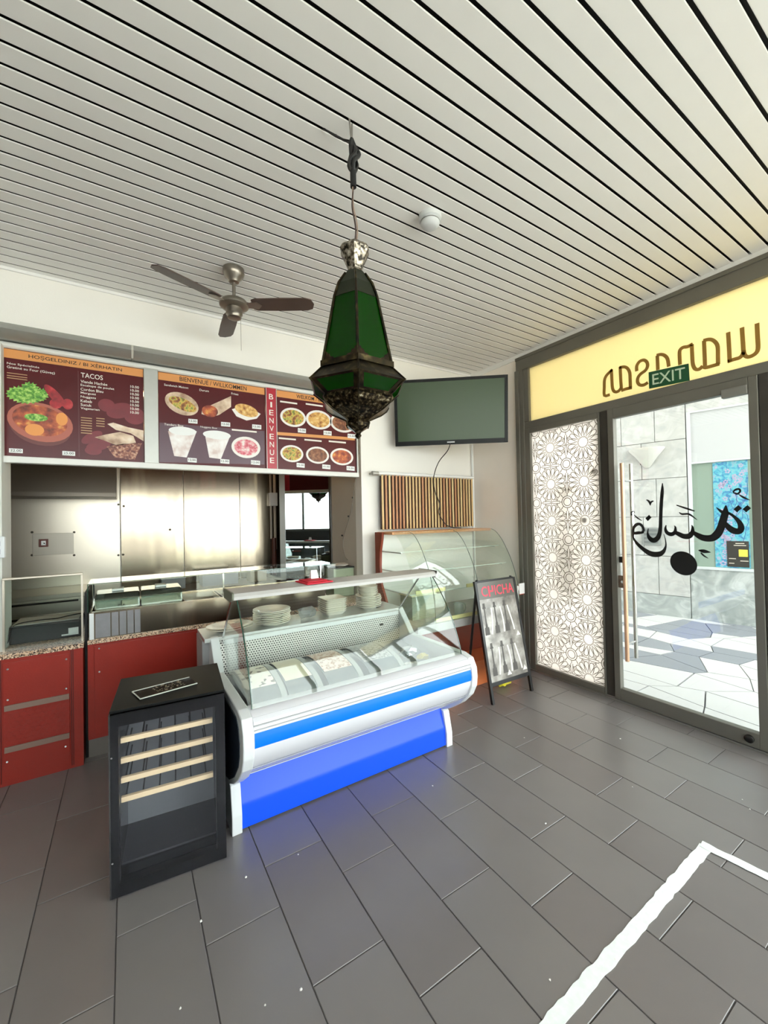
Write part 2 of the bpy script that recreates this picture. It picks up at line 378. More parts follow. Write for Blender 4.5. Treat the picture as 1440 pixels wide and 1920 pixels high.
# ------------------------------------------------------------------ glazed shopfront
XF0, XF1 = X1-.035, X1+.045
t = struct(B().bars((XF0, XF1, Y0, 3.06, 3.325, 3.47), (XF0-.01, XF1, Y0, 3.06, 3.44, 3.475)).done('trim_3', FRAME, bevel=.004))
struct(B().bars((XF0, XF1, 2.965, 3.06, 0, 3.33), (XF0-.012, XF0+.01, 3.02, 3.07, 0, 3.33)).done('trim_4', FRAME, bevel=.004))
struct(B().box(XF0+.01, XF1, Y0, 2.965, 2.655, 2.735).done('trim_5', FRAME, bevel=.005))
struct(B().box(XF0+.02, XF1-.01, 2.045, 2.125, 0, 2.66).done('trim_6', FRAMED, bevel=.004))
struct(B().box(XF0+.01, XF1, .93, .985, 0, 2.66).done('trim_7', FRAMED, bevel=.004))
struct(B().bars((XF0-.005, XF1+.04, Y0, 3.06, -.004, .016), (XF0+.015, XF0+.03, Y0, 3.0, .016, .024)).done('trim_8', mat('steel_threshold', (150, 148, 142), .35, metal=.8), bevel=.003))
# fixed panel with frosted star pattern
w1 = thing('window_1', None, None, (X1, 2.5, 0), kind='structure')
for bb in ((XF0+.005, XF1, 2.895, 2.965, .016, 2.655), (XF0+.005, XF1, 2.125, 2.14, .016, 2.655)): B().box(*bb).done('stile', FRAME, w1, bevel=.003)
for bb in ((XF0+.005, XF1, 2.14, 2.895, .016, .078), (XF0+.005, XF1, 2.14, 2.895, 2.605, 2.655)): B().box(*bb).done('rail', FRAME, w1, bevel=.003)
B().box(X1, X1+.008, 2.14, 2.895, .078, 2.605).done('pane', FROST, w1, label='frosted white film on the pane')
PAT = mat('taupe_pattern_print', (92, 84, 66), .6)
b = B(); nx = (-1, 0, 0); XP = X1-.0012
ylo, yhi, zlo, zhi = 2.142, 2.893, .08, 2.603
def clipadd(pts, wd):
    run = []
    for y_, z_ in pts:
        if ylo < y_ < yhi and zlo < z_ < zhi: run.append((XP, y_, z_))
        else:
            if len(run) > 1: b.ribbon(run, wd, nx, .0006)
            run = []
    if len(run) > 1: b.ribbon(run, wd, nx, .0006)
PYR, PZR = .3665, .3845
for i in range(-1, 3):
    for j in range(-1, 7):
        cy, cz = 2.303+PYR*i, .483+PZR*j
        N = 16; pol = lambda r, a: (cy+r*math.cos(a), cz+r*math.sin(a)*1.03)
        ring = []
        for k in range(N*2+1): ring.append(pol(.046 if k % 2 else .056, math.pi*k/N))
        clipadd(ring, .0065)
        for k in range(N):
            a = 2*math.pi*(k+.5)/N; da = math.pi/N*.93
            pet = [pol(.058, a), pol(.09, a-da*.55), pol(.125, a-da*.93), pol(.148, a-da*.8), pol(.160, a-da*.35), pol(.162, a), pol(.160, a+da*.35), pol(.148, a+da*.8), pol(.125, a+da*.93), pol(.09, a+da*.55), pol(.058, a)]
            clipadd(pet, .0066)
            a2 = 2*math.pi*k/N; clipadd([pol(.152, a2), pol(.176, a2)], .0065)
        for k in range(8):
            a = 2*math.pi*(k)/8+.39; clipadd([pol(.163, a-.12), pol(.184, a), pol(.163, a+.12)], .006)
        oy, oz = cy+PYR/2, cz+PZR/2
        for r in (.040, .060): clipadd([(oy+r*math.cos(math.pi*k/12), oz+r*math.sin(math.pi*k/12)) for k in range(25)], .0065)
        for k in range(8):
            a = math.pi/4*k; clipadd([(oy+.06*math.cos(a), oz+.06*math.sin(a)), (oy+.092*math.cos(a), oz+.092*math.sin(a))], .006)
        for d in (-.012, .012):
            clipadd([(oy+d, cz-.1), (oy+d, cz-.03), (oy+d*.4, cz), (oy+d, cz+.03), (oy+d, cz+.1)], .006); clipadd([(cy-.1, oz+d), (cy-.03, oz+d), (cy, oz+d*.4), (cy+.03, oz+d), (cy+.1, oz+d)], .006)
b.done('star_pattern', PAT, w1, label='taupe interlaced star rosettes printed on the film')
for p, r in (((1096.5, 975), .026), ((1115, 884), .024)):
    q = at(p[0], p[1], 'x', X1+.01); B().disc((X1+.009, q.y, q.z), r, 'x', .02, 18).done('door_stop', mat('grey_rubber', (105, 100, 95), .6), w1)
# glass door
d1 = thing('door_1', None, None, (X1, 1.52, 0), kind='structure')
B().box(XF0, XF1-.02, 1.99, 2.043, .02, 2.655).done('stile', FRAME, d1, bevel=.004)
B().box(XF0, XF1-.02, .987, 1.04, .02, 2.655).done('stile', FRAME, d1, bevel=.004)
B().box(XF0, XF1-.02, 1.04, 1.99, .02, .125).done('rail', FRAME, d1, bevel=.004)
B().box(XF0, XF1-.02, 1.04, 1.99, 2.565, 2.655).done('rail', FRAME, d1, bevel=.004)
B().box(X1, X1+.008, 1.038, 1.992, .123, 2.567).done('pane', GLASS, d1)
B().box(XF0-.012, X1-.002, 1.042, 1.19, 2.535, 2.6).done('door_closer', mat('grey_closer', (128, 126, 120), .45, metal=.3), d1, bevel=.004)
B().lathe([(0, 0), (.028, .001), (.028, .012), (.02, .018), (.0, .018)], (0, 0, 0), 18).done('floor_lock', mat('dark_lock', (48, 46, 44), .35, metal=.7), d1, smooth=True, local=True)
lk = bpy.data.objects['floor_lock']; lk.rotation_euler = (0, -math.pi/2, 0); lk.location = (XF0-X1, 1.095-1.52, .075)
COPPER = mat('worn_copper_bar', (214, 172, 140), .38, metal=.55, var=.12, scale=4)
for dx, mm, lab in ((-.075, COPPER, 'copper pull bar inside the glass'), (.075, CHROME, 'steel pull bar outside the glass')):
    xx = X1+.004+dx
    h = B().tube([(xx, 1.905, .40), (xx, 1.905, 2.145)], .0165, 14).done('pull_handle', mm, d1, smooth=True, label=lab)
    for z_ in (.55, 1.99):
        B().tube([(xx, 1.905, z_), (X1+.004, 1.905, z_)], .009, 10).done('standoff', CHROME, h, smooth=True)
B().box(X1-.018, X1-.001, 1.92, 2.005, 1.03, 1.14).done('lock_case', mat('worn_lock_steel', (122, 104, 90), .4, metal=.5), d1, bevel=.003)
B().tube([(X1-.025, 1.955, 1.085), (X1-.018, 1.955, 1.085)], .012, 12).done('lock_cylinder', CHROME, d1)
B().box(X1-.012, X1-.001, 1.945, 1.985, 1.255, 1.31).done('lock_plate', mat('dark_lock', (48, 46, 44), .35, metal=.7), d1, bevel=.002)
# calligraphy on the door glass
INK = mat('black_vinyl', (8, 8, 10), .4)
b = B(); XD = X1-.0012
def cal(pts):
    S = 4.966; q = catmull([Vector((x_, y_, w_)) for x_, y_, w_ in pts], 5); P_ = []; Wd = []
    for v in q:
        p = at(1150+v.x/S, 860+v.y/S, 'x', XD); P_.append(p); Wd.append(max(.003, v.z/S*.0046*1.08))
    b.ribbon(P_, Wd, nx, .0008)
cal([(457, 228, 6), (456, 300, 24), (448, 400, 26), (442, 520, 26), (438, 640, 28), (425, 715, 34), (398, 752, 40), (366, 760, 40), (335, 735, 32), (320, 695, 16), (326, 650, 6)])
cal([(285, 690, 8), (240, 690, 26), (190, 692, 22), (186, 655, 22), (205, 622, 26), (240, 608, 24), (270, 630, 22), (282, 668, 20), (262, 690, 18)])
cal([(186, 690, 20), (188, 740, 16), (222, 790, 26), (280, 843, 34), (350, 885, 44), (420, 890, 44), (465, 865, 30), (488, 815, 14), (486, 760, 8), (470, 702, 4)])
cal([(492, 618, 6), (485, 655, 20), (502, 690, 28), (540, 704, 32), (573, 684, 26), (578, 640, 14), (566, 624, 4)])
cal([(572, 684, 26), (605, 700, 34), (655, 722, 40), (705, 720, 42), (735, 685, 30), (738, 640, 16), (728, 618, 4)])
cal([(735, 678, 20), (790, 716, 40), (850, 740, 48), (920, 738, 52), (968, 702, 54), (1000, 645, 50), (1022, 575, 48), (1042, 505, 42), (1048, 435, 8)])
cal([(958, 452, 3), (990, 480, 16), (1025, 502, 24), (1075, 508, 18), (1125, 540, 20), (1172, 590, 30), (1190, 640, 38), (1172, 675, 42), (1125, 672, 46), (1080, 645, 40), (1040, 600, 26)])
cal([(1130, 325, 8), (1118, 308, 10), (1140, 288, 14), (1172, 284, 14), (1180, 306, 12), (1155, 328, 14), (1130, 318, 10)]); cal([(1168, 333, 5), (1215, 362, 14), (1272, 386, 3)])
cal([(588, 433, 8), (670, 460, 14), (756, 488, 10)]); cal([(613, 500, 6), (640, 516, 14), (690, 514, 14), (720, 525, 14), (780, 570, 3)])
cal([(308, 383, 8), (332, 398, 16), (345, 436, 6)]); cal([(345, 432, 6), (352, 404, 14), (374, 394, 10)])
cal([(172, 528, 12), (168, 502, 12), (188, 490, 8), (198, 505, 6)]); cal([(190, 520, 6), (225, 552, 12), (266, 578, 4)])
cal([(793, 853, 8), (845, 862, 28), (906, 872, 4)]); cal([(815, 876, 10), (845, 905, 12), (884, 928, 3)])
def calpoly(pts):
    b.slab([at(1150+x_/4.966, 860+y_/4.966, 'x', XD) for x_, y_ in pts], (-.0008, 0, 0))
for cx, cy, a, h_ in ((327, 552, 28, 30), (1158, 466, 40, 34), (1243, 466, 40, 34)): calpoly([(cx-a, cy+4), (cx+6, cy-h_), (cx+a, cy-4), (cx-6, cy+h_)])
b.done('calligraphy', INK, d1, label='black Arabic calligraphy on the glass')
b = B(); b.slab([at(1150+(655+126*math.cos(k*math.pi/24))/4.966, 860+(975+110*math.sin(k*math.pi/24)+22*math.cos(k*math.pi/24))/4.966, 'x', XD) for k in range(48)], (-.0008, 0, 0)); b.done('round_dot', INK, d1)
# yellow transom with mirrored lettering
w2 = thing('window_2', None, None, (X1, 1, 2.7), kind='structure')
B().box(X1+.004, X1+.012, Y0, 2.965, 2.735, 3.325).done('pane', YELLOW, w2, label='yellow translucent transom glass')
B().box(XF0+.006, XF1, 2.9, 2.965, 2.735, 3.325).done('stile', FRAME, w2, bevel=.003)
OCH = mat('ochre_lettering', (150, 112, 40), .5)
def wan(pts, wd=32, S=4.364):
    P_ = [at(1110+x_/S, 590+y_/S, 'x', X1+.002) for x_, y_ in pts]; bb = B(); bb.ribbon(P_, wd/S*.0046*.8, nx, .006); return bb
LET = [[[(1115, 145), (1122, 250), (1128, 388)], [(1112, 384), (1165, 366), (1210, 352), (1235, 325), (1243, 295)], [(1228, 106), (1236, 220), (1244, 315), (1268, 345), (1305, 340), (1343, 315), (1360, 275), (1356, 180), (1351, 72)]],
       [[(918, 212), (922, 310), (926, 420)], [(912, 214), (950, 204), (985, 207), (1015, 230), (1030, 265), (1032, 340), (1033, 408)], [(1044, 403), (985, 420), (930, 434), (915, 425)]],
       [[(722, 410), (718, 330), (722, 290), (748, 268), (785, 262), (826, 240)], [(818, 245), (822, 340), (828, 410), (848, 446), (880, 446), (908, 420)]],
       [[(540, 452), (536, 335)], [(530, 334), (565, 326), (598, 336), (620, 365), (630, 425)]],
       [[(368, 462), (368, 420), (390, 385), (425, 372), (450, 388), (456, 420), (440, 455), (400, 485), (378, 515), (374, 550), (392, 575), (425, 576), (458, 556)]],
       [[(232, 425), (236, 520), (242, 612)], [(226, 434), (262, 428), (290, 438), (310, 475), (314, 540), (316, 604)], [(328, 598), (280, 608), (242, 622)]],
       [[(146, 655), (104, 662), (102, 590), (104, 535), (122, 495), (168, 450)], [(160, 450), (164, 530), (170, 605), (190, 632), (218, 626), (242, 598)]]]
for L_ in LET:
    b = B()
    for st in L_:
        q = [(v.x, v.y) for v in catmull([Vector((x_, y_, 0)) for x_, y_ in st], 3)]
        P_ = [at(1110+x_/4.364, 590+y_/4.364, 'x', X1+.002) for x_, y_ in q]; b.ribbon(P_, .0255, nx, .006)
    b.done('letter', OCH, w2)
# plain pane past the door
w4 = thing('window_4', None, None, (X1, 0, 0), kind='structure')
B().box(X1, X1+.008, Y0, .93, .078, 2.655).done('pane', GLASS, w4)
B().bars((XF0+.005, XF1, Y0, .93, .016, .078)).done('rail', FRAME, w4, bevel=.003)
for yy in (-1.2, -.1): B().box(XF0+.01, XF1, yy, yy+.06, .078, 2.655).done('stile', FRAME, w4, bevel=.003)

# ------------------------------------------------------------------ the passage outside
MARBLE = ramp_mat('pale_marble', [(.3, (158, 159, 157)), (.5, (173, 171, 167)), (.7, (184, 183, 181))], 3.5, .4, distort=2.5)
MARBLE2 = ramp_mat('grey_marble', [(.3, (132, 138, 136)), (.5, (150, 154, 151)), (.72, (182, 184, 182))], 2.6, .35, distort=3.)
pv = struct(B().box(X1+.1, 12, -6, 10, -.12, -.03).done('floor_outside', mat('pale_paving_joint', (128, 128, 127), .9))); ROOT[pv.name] = Matrix.Translation(pv.location)
PVW = mat('white_paving_stone', (180, 179, 177), .7, var=.05, scale=3); PVG = mat('shadow_grey_paving_stone', (122, 125, 130), .7, var=.06, scale=3)
rnd = random.Random(11); gx, gy = [X1+.12+.345*i for i in range(13)], [-1.2+.46*j for j in range(15)]
J = {(i, j): (gx[i]+(rnd.uniform(-.12, .12) if 0 < i < 12 else 0), gy[j]+rnd.uniform(-.19, .19)) for i in range(13) for j in range(15)}
for i in range(12):
    for j in range(14):
        quad = [J[i, j], J[i+1, j], J[i+1, j+1], J[i, j+1]]; cx = sum(p[0] for p in quad)/4; cy = sum(p[1] for p in quad)/4
        pts = [(cx+(p[0]-cx)*.97, cy+(p[1]-cy)*.975, -.03) for p in quad]
        grey = (rnd.random() < .4 and i > 2)  # some stones coloured grey to paint in shadow patches on the ground
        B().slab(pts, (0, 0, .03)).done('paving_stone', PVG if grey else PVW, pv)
struct(B().box(X1+.12, 12, 8.5, 9, -.1, 20).done('wall_end_sky_block', mat('sky_block_facade')))  # unseen block, added to cut sky light at the passage end
# wall across the passage, a little askew
EO = Vector((7.34, 3.9, 0)); ED = Vector((.224, -.9746, 0)).normalized(); EN = Vector((ED.y*-1, ED.x, 0)) ; EN = Vector((.9746, .224, 0)).normalized()
def eo(u, n, z): return EO+ED*u+EN*n+Vector((0, 0, z))
def eslab(b, u0, u1, n0, n1, z0, z1): return b.slab([eo(u0, n0, z0), eo(u1, n0, z0), eo(u1, n0, z1), eo(u0, n0, z1)], EN*(n1-n0))
b = B(); eslab(b, -4, 6, .06, .4, -.1, 20); ew = struct(b.done('wall_outside', mat('marble_joint', (92, 94, 92), .9))); ROOT[ew.name] = Matrix.Translation(ew.location)
zr = [-.02, .34, .98, 1.63, 2.265, 2.88, 3.5, 4.6]
for r in range(7):
    us = [-4, -3.1, -2.2, -1.3, -.45, .42, 1.04] if r % 2 == 0 else [-4, -3.5, -2.6, -1.7, -.85, .12, .62, 1.04]
    if r == 0: us = [-4, -2.6, -1.2, .1, 1.04]
    for a, c in zip(us, us[1:]):
        q = B(); eslab(q, a+.004, c-.004, 0, .06, zr[r]+.004, zr[r+1]-.004); q.done('marble_slab', MARBLE2 if r == 0 else MARBLE, ew, bevel=.002, seg=1)
for a, c, z0, z1, m in ((1.045, 2.6, -.02, .8, MARBLE2), (2.604, 4.2, -.02, .8, MARBLE2), (1.045, 3.2, 3.3, 4.6, MARBLE), (1.93, 3.4, .84, 3.296, MARBLE), (3.404, 6, .84, 4.6, MARBLE)):
    q = B(); eslab(q, a, c, .015, .06, z0, z1); q.done('marble_slab', m, ew, bevel=.002, seg=1)
# window across the passage
w5 = thing('window_5', None, None, eo(1.8, 0, .85), kind='structure')
AQ = film('pale_green_glass', (214, 226, 216), .1, .08, .5)
ALW = mat('white_window_frame', (186, 188, 188), .5)
for a, c, z0, z1 in ((1.05, 1.925, .80, .84), (1.05, 1.925, 2.46, 2.485), (1.05, 1.1, .84, 2.46), (1.86, 1.925, .84, 2.46), (1.05, 1.925, 3.27, 3.298), (1.05, 1.1, 2.485, 3.27)):
    q = B(); eslab(q, a, c, .0, .06, z0, z1); q.done('window_frame', ALW, w5, bevel=.003)
q = B(); eslab(q, 1.1, 1.86, .035, .05, .84, 2.46); q.done('pane', mat('frosted_green_pane', (128, 144, 132), .3), w5)
q = B(); eslab(q, 1.1, 1.925, .02, .05, 2.485, 3.27); q.done('roller_blind', mat('white_blind', (176, 176, 176), .8), w5)
FLORAL = ramp_mat('blue_blossom_print', [(.32, (48, 92, 150)), (.45, (70, 150, 172)), (.56, (104, 172, 178)), (.66, (146, 140, 172)), (.76, (176, 172, 182))], 14, .5, distort=1.2)
q = B(); eslab(q, 1.36, 1.765, .026, .034, .845, 2.455); fp = q.done('floral_panel', FLORAL, w5, label='pale blue blossom print behind the pane')
q = B(); rnd = random.Random(3)
for k in range(9):
    u, z = rnd.uniform(1.4, 1.73), rnd.uniform(.9, 1.6); pts = [(u, z)]
    for s_ in range(7): u = min(1.755, max(1.37, u+rnd.uniform(-.09, .09))); z = min(2.41, z+rnd.uniform(.03, .14)); pts.append((u, z))
    q.ribbon([eo(u_, .0255, z_) for u_, z_ in pts], .007, -EN, .0005)
q.done('branches', mat('blue_branch_print', (50, 84, 140), .5), fp)
q = B()
for k in range(34):
    u, z, r = rnd.uniform(1.4, 1.73), rnd.uniform(.9, 2.4), rnd.uniform(.014, .03)
    for j in range(5):
        a = j*1.2566+k; cu, cz = u+r*math.cos(a), z+r*math.sin(a)
        q.slab([eo(min(1.76, max(1.365, cu+r*.55*math.cos(i*1.047))), .0245, min(2.425, max(.88, cz+r*.55*math.sin(i*1.047)))) for i in range(6)], -EN*.0005)
q.done('blossoms', mat('blossom_print', (168, 152, 178), .5), fp)
# poster on that window
ps = thing('poster', 'small dark notice with a yellow square on the window across the passage', 'poster', eo(1.62, 0, .86))
q = B(); eslab(q, 1.50, 1.75, .018, .024, .862, 1.25); q.done('sheet', mat('dark_poster', (44, 40, 36), .4), ps)
q = B(); eslab(q, 1.635, 1.735, .016, .018, 1.02, 1.125); q.done('yellow_square', mat('poster_yellow', (214, 200, 70), .5), ps)
q = B()
for a, c, z in ((1.6, 1.7, 1.21), (1.58, 1.72, 1.18), (1.52, 1.6, .98), (1.65, 1.74, .95), (1.52, 1.58, .91)): eslab(q, a, c, .0165, .018, z, z+.012)
q.done('printed_lines', mat('poster_print', (190, 180, 165), .5), ps, kind='stuff')
# outdoor sconce
sn = thing('wall_sconce', 'white cone-shaped wall lamp on the marble across the passage', 'lamp', eo(.5, 0, 2.5))
q = B(); c = eo(.5, 0, 0); c0 = eo(.5, -.01, 0)
ra = []
for rr, z in ((.03, 2.46), (.06, 2.49), (.16, 2.64), (.26, 2.76), (.265, 2.785)):
    ra.append([q.bm.verts.new(c0+ED*(rr*math.cos(math.pi*k/14))-EN*(rr*.75*math.sin(math.pi*k/14))+Vector((0, 0, z))) for k in range(15)])
for a, b_ in zip(ra, ra[1:]):
    for k in range(14): q.bm.faces.new((a[k], a[k+1], b_[k+1], b_[k]))
q.bm.faces.new(ra[0]); q.bm.faces.new(ra[-1][::-1])
q.done('shade', mat('white_lamp_shade', (190, 187, 180), .5), sn, smooth=True)
q = B(); eslab(q, .4, .58, -.012, 0, 2.52, 2.74); q.done('back_plate', mat('grey_lamp_plate', (76, 76, 75), .5), sn)
# letter box behind the calligraphy
lb = thing('intercom_panel', 'pale metal intercom plate on the marble pier across the passage', 'intercom', eo(.53, 0, 1.16))
q = B(); eslab(q, .39, .67, -.025, -.002, 1.16, 1.45); q.done('plate', mat('pale_metal_plate', (134, 136, 134), .5, metal=.3), lb, bevel=.004)
for z in (1.19, 1.255, 1.32, 1.385):
    q = B(); eslab(q, .43, .63, -.03, -.025, z, z+.04); q.done('button_row', mat('plate_button', (100, 102, 102), .5), lb)
# long bolt seen as a silhouette through the frosted pane
bo = thing('outdoor_bolt', 'long olive rod with a wider lower case standing behind the frosted pane', 'bolt', (3.9, 2.47, .94))
OL = mat('olive_metal', (150, 130, 70), .5)
B().box(3.845, 3.865, 2.44, 2.475, 1.45, 1.95).done('rod', OL, bo)
B().box(3.838, 3.872, 2.43, 2.49, 1.9, 2.0).done('top_bracket', OL, bo)
B().box(3.832, 3.875, 2.415, 2.5, 1.0, 1.45).done('case', mat('olive_case', (150, 146, 104), .5), bo, bevel=.006)
B().disc((3.835, 2.457, .98), .055, 'x', .03, 20).done('round_end', OL, bo)
B().box(XF1-.004, 3.85, 2.44, 2.475, 1.46, 1.5).done('fixing', OL, bo); B().box(XF1-.03, 3.85, 2.445, 2.47, 1.93, 1.97).done('fixing', OL, bo)

# ================================================================== display case (deli chiller)
dc = thing('display_case', 'white deli chiller with blue stripe, blue base and curved glass front', 'display case', (1.25, 2.6, 0))
BLUE = mat('blue_stripe', (0, 112, 222), .35, spec=.3); BLUE2 = mat('blue_base_panel', (14, 78, 232), .34, spec=.35)
NAVY = mat('navy_side_panel', (34, 44, 56), .3); LAV = mat('white_enamel', (214, 214, 219), .3)
XL, XR = .523, 1.985
fp = [(2.17, .735), (2.095, .722), (2.07, .70), (2.062, .66), (2.058, .60), (2.066, .545), (2.10, .475), (2.18, .40), (2.30, .325), (2.41, .27)]
B().prism(fp+[(2.44, .30), (2.26, .45), (2.2, .56), (2.2, .735)], 'x', XL, XR).done('front_bumper', LAV, dc, smooth=True, angle=35)
B().sheet([(2.0645, .655), (2.0585, .628), (2.0565, .60), (2.059, .578)], 'x', XL+.002, XR-.002, -.002).done('blue_stripe', BLUE, dc, smooth=True)
B().bars((XL, XR, 2.088, 2.1, .712, .717), (XL, XR, 2.058, 2.07, .682, .687), (XL, XR, 2.056, 2.07, .662, .666)).done('rib', mat('grey_groove', (176, 178, 180), .4), dc)
capo = [(2.165, .74), (2.085, .722), (2.052, .66), (2.047, .60), (2.055, .535), (2.09, .465), (2.17, .385), (2.29, .30), (2.42, .235), (2.75, .225), (3.2, .28), (3.24, .9), (2.94, .925), (2.86, .84), (2.77, .735)]
ec = B().prism(capo, 'x', .467, XL).done('end_cap', WHITEP, dc, bevel=.006)
B().prism(capo, 'x', XR, 2.037).done('end_cap', WHITEP, dc, bevel=.006)
B().prism([(2.19, .70), (2.13, .66), (2.112, .60), (2.118, .53), (2.15, .46), (2.25, .36), (2.37, .285), (2.5, .25), (2.95, .26), (3.1, .4), (3.1, .6), (2.75, .70)], 'x', .4625, .47).done('side_panel', NAVY, ec, bevel=.002, label='dark navy panel on the end cap')
for xa in (.467, XR):
    B().prism([(2.40, .262), (2.36, .25), (2.326, .10), (2.326, 0), (2.95, 0), (2.95, .24), (2.45, .24)], 'x', xa, xa+.054).done('leg', WHITEP, dc, bevel=.004)
B().prism([(2.392, .268), (2.358, .162), (2.351, .148), (2.347, .136), (2.345, .12), (2.340, .012), (2.36, .012), (2.375, .13), (2.41, .268)], 'x', XL, XR).done('base_panel', BLUE2, dc, smooth=True, angle=30, label='glossy blue kick panel')
B().box(XL, XR, 2.9, 2.93, .03, .6).done('rear_panel', mat('grey_sheet', (150, 150, 150), .5), dc)
B().prism([(2.2, .56), (2.93, .63), (2.93, .655), (2.2, .60)], 'x', XL, XR).done('display_deck', mat('satin_steel_deck', (176, 178, 178), .35, metal=.6), dc)
B().box(XL, XR, 2.925, 2.94, .645, .9).done('perforated_back', perforated('perforated_steel'), dc, label='perforated steel back of the well')
B().box(XL+.02, XR-.02, 2.9, 2.93, .872, .905).done('front_lip', WHITEP, dc, bevel=.003)
B().box(.43, 2.03, 2.93, 3.25, .893, .922).done('rear_shelf', mat('pale_steel_shelf', (196, 198, 196), .3, metal=.5, var=.05), dc, bevel=.004)
B().box(.425, .467, 2.99, 3.25, .3, .893).done('shelf_support', mat('grey_sheet', (150, 150, 150), .5), dc)
B().box(1.79, 1.82, 2.917, 2.926, .80, .815).done('thermometer', BLACK, dc)
gp = [(2.475, 1.272), (2.42, 1.215), (2.355, 1.14), (2.295, 1.06), (2.235, .965), (2.19, .87), (2.16, .79), (2.148, .735)]
gpc = [(v.x, v.y) for v in catmull([Vector((a, b_, 0)) for a, b_ in gp], 4)]
fg = B().sheet(gpc, 'x', .535, 1.978, -.006).done('front_glass', GLASSG, dc, smooth=True)
EDGE = mat('green_glass_edge', (38, 74, 60), .2)
for xx in (.535, 1.978): B().tube([(xx, a-.003, z) for a, z in gpc], .0035, 6).done('glass_edge', EDGE, fg, smooth=True)
for xx in (.54, 1.97):
    B().slab([(xx, a, z) for a, z in gpc]+[(xx, 2.77, .74), (xx, 2.86, .845), (xx, 2.92, .925), (xx, 2.6, 1.25)], (.005, 0, 0)).done('side_glass', GLASSG, dc)
    B().tube([(xx, 2.585, 1.245), (xx, 2.895, .925)], .006, 8).done('strut', CHROME, dc, smooth=True)
B().prism([(2.415, 1.25), (2.412, 1.268), (2.425, 1.285), (2.45, 1.29), (2.61, 1.29), (2.625, 1.28), (2.62, 1.255), (2.59, 1.25)], 'x', .507, 1.987).done('canopy_bar', mat('matte_aluminium', (198, 196, 192), .48, metal=.45), dc, smooth=True, angle=30)
B().prism([(2.395, 1.287), (2.41, 1.296), (2.63, 1.293), (2.62, 1.235), (2.46, 1.235), (2.40, 1.255)], 'x', .497, .509).done('canopy_end', mat('grey_green_bracket', (120, 124, 108), .45, metal=.4), dc, bevel=.003)
B().prism([(2.405, 1.287), (2.41, 1.294), (2.63, 1.292), (2.62, 1.24), (2.43, 1.24)], 'x', 1.985, 1.995).done('canopy_end', mat('dark_bracket', (86, 84, 80), .45, metal=.4), dc, bevel=.003)

B().sheet([(2.118, .452), (2.125, .446)], 'x', XL, XR, -.003).done('rib', mat('grey_groove'), dc); B().sheet([(2.315, .3145), (2.33, .307)], 'x', XL, XR, -.004).done('rib', mat('grey_groove'), dc)
B().sheet([(2.35, .2985), (2.405, .2715)], 'x', XL, XR, -.006).done('lower_trim', WHITE, dc)
# ---- crockery on the rear shelf
CHINA = mat('cream_china', (232, 228, 214), .22, coat=.3)
def plate_bm(r, h=.024):
    return B().lathe([(0, .002), (r*.5, .002), (r*.52, 0), (r*.6, 0), (r*.66, h*.35), (r*.98, h*.9), (r, h), (r*.985, h+.003), (r*.68, h*.35+.007), (r*.58, .006), (0, .006)], seg=36)
def stack(name, proto_bm, n, dz, loc, labels, cat, group, jit=.004, m=CHINA):
    first = None; ordinal = ['topmost '] + [w_+' from top, ' for w_ in ('second', 'third', 'fourth', 'fifth', 'sixth', 'seventh', 'eighth')][:n-1]
    for k in range(n):
        if first is None:
            first = o = proto_bm.done(name, m, None, smooth=True)
        else: o = first.copy(); col.objects.link(o)
        o.location = Vector(loc)+Vector((random.uniform(-jit, jit), random.uniform(-jit, jit), dz*k))
        tag(o, ordinal[n-1-k]+labels, cat, group)
ZS = .9225
stack('oval_platter', B().lathe([(0, .002), (.07, 0), (.1, .01), (.15, .024), (.153, .026), (.148, .028), (.1, .015), (.07, .006), (0, .006)], seg=36, sx=1.05, sy=.8), 2, .012, (.625, 3.075, ZS), 'cream oval platter beside the tall stack of round plates', 'platter', 'oval platters on the chiller shelf')
stack('dinner_plate', plate_bm(.138), 8, .0125, (.925, 3.07, ZS), 'large round cream plate in the wide stack on the chiller shelf', 'plate', 'large round plates on the chiller shelf')
def sq_bm(s=.195, h=.034):
    b = B(); rings = []
    for hw, z in ((s*.32, 0), (s*.36, 0), (s*.47, h*.85), (s*.5, h), (s*.485, h+.002), (s*.45, h*.8), (s*.35, .006), (.001, .006)):
        pts = []
        for cx_, cy_, a0 in ((1, 1, 0), (-1, 1, 90), (-1, -1, 180), (1, -1, 270)):
            rr = min(.02, hw*.5)
            for k in range(4):
                a = math.radians(a0+30*k); pts.append(b.bm.verts.new((cx_*(hw-rr)+rr*math.cos(a), cy_*(hw-rr)+rr*math.sin(a), z)))
        rings.append(pts)
    for a, c in zip(rings, rings[1:]):
        for k in range(16): b.bm.faces.new((a[k], a[(k+1) % 16], c[(k+1) % 16], c[k]))
    b.bm.faces.new(rings[0][::-1]); b.bm.faces.new(rings[-1]); return b
stack('square_dish', sq_bm(), 7, .0165, (1.435, 3.09, ZS), 'square cream dish stacked between the two round piles', 'dish', 'square dishes on the chiller shelf')
stack('side_plate', plate_bm(.112, .026), 7, .0145, (1.78, 3.09, ZS), 'cream side plate in the pile under the small bowls', 'plate', 'side plates on the chiller shelf')
stack('small_bowl', B().lathe([(0, .003), (.03, .003), (.032, 0), (.04, 0), (.07, .018), (.086, .042), (.088, .044), (.084, .044), (.066, .022), (.036, .006), (0, .006)], seg=32), 4, .018, (1.77, 3.08, ZS+.0145*6+.0115), 'small cream bowl nested on top of the side plates', 'bowl', 'small bowls on the chiller shelf')
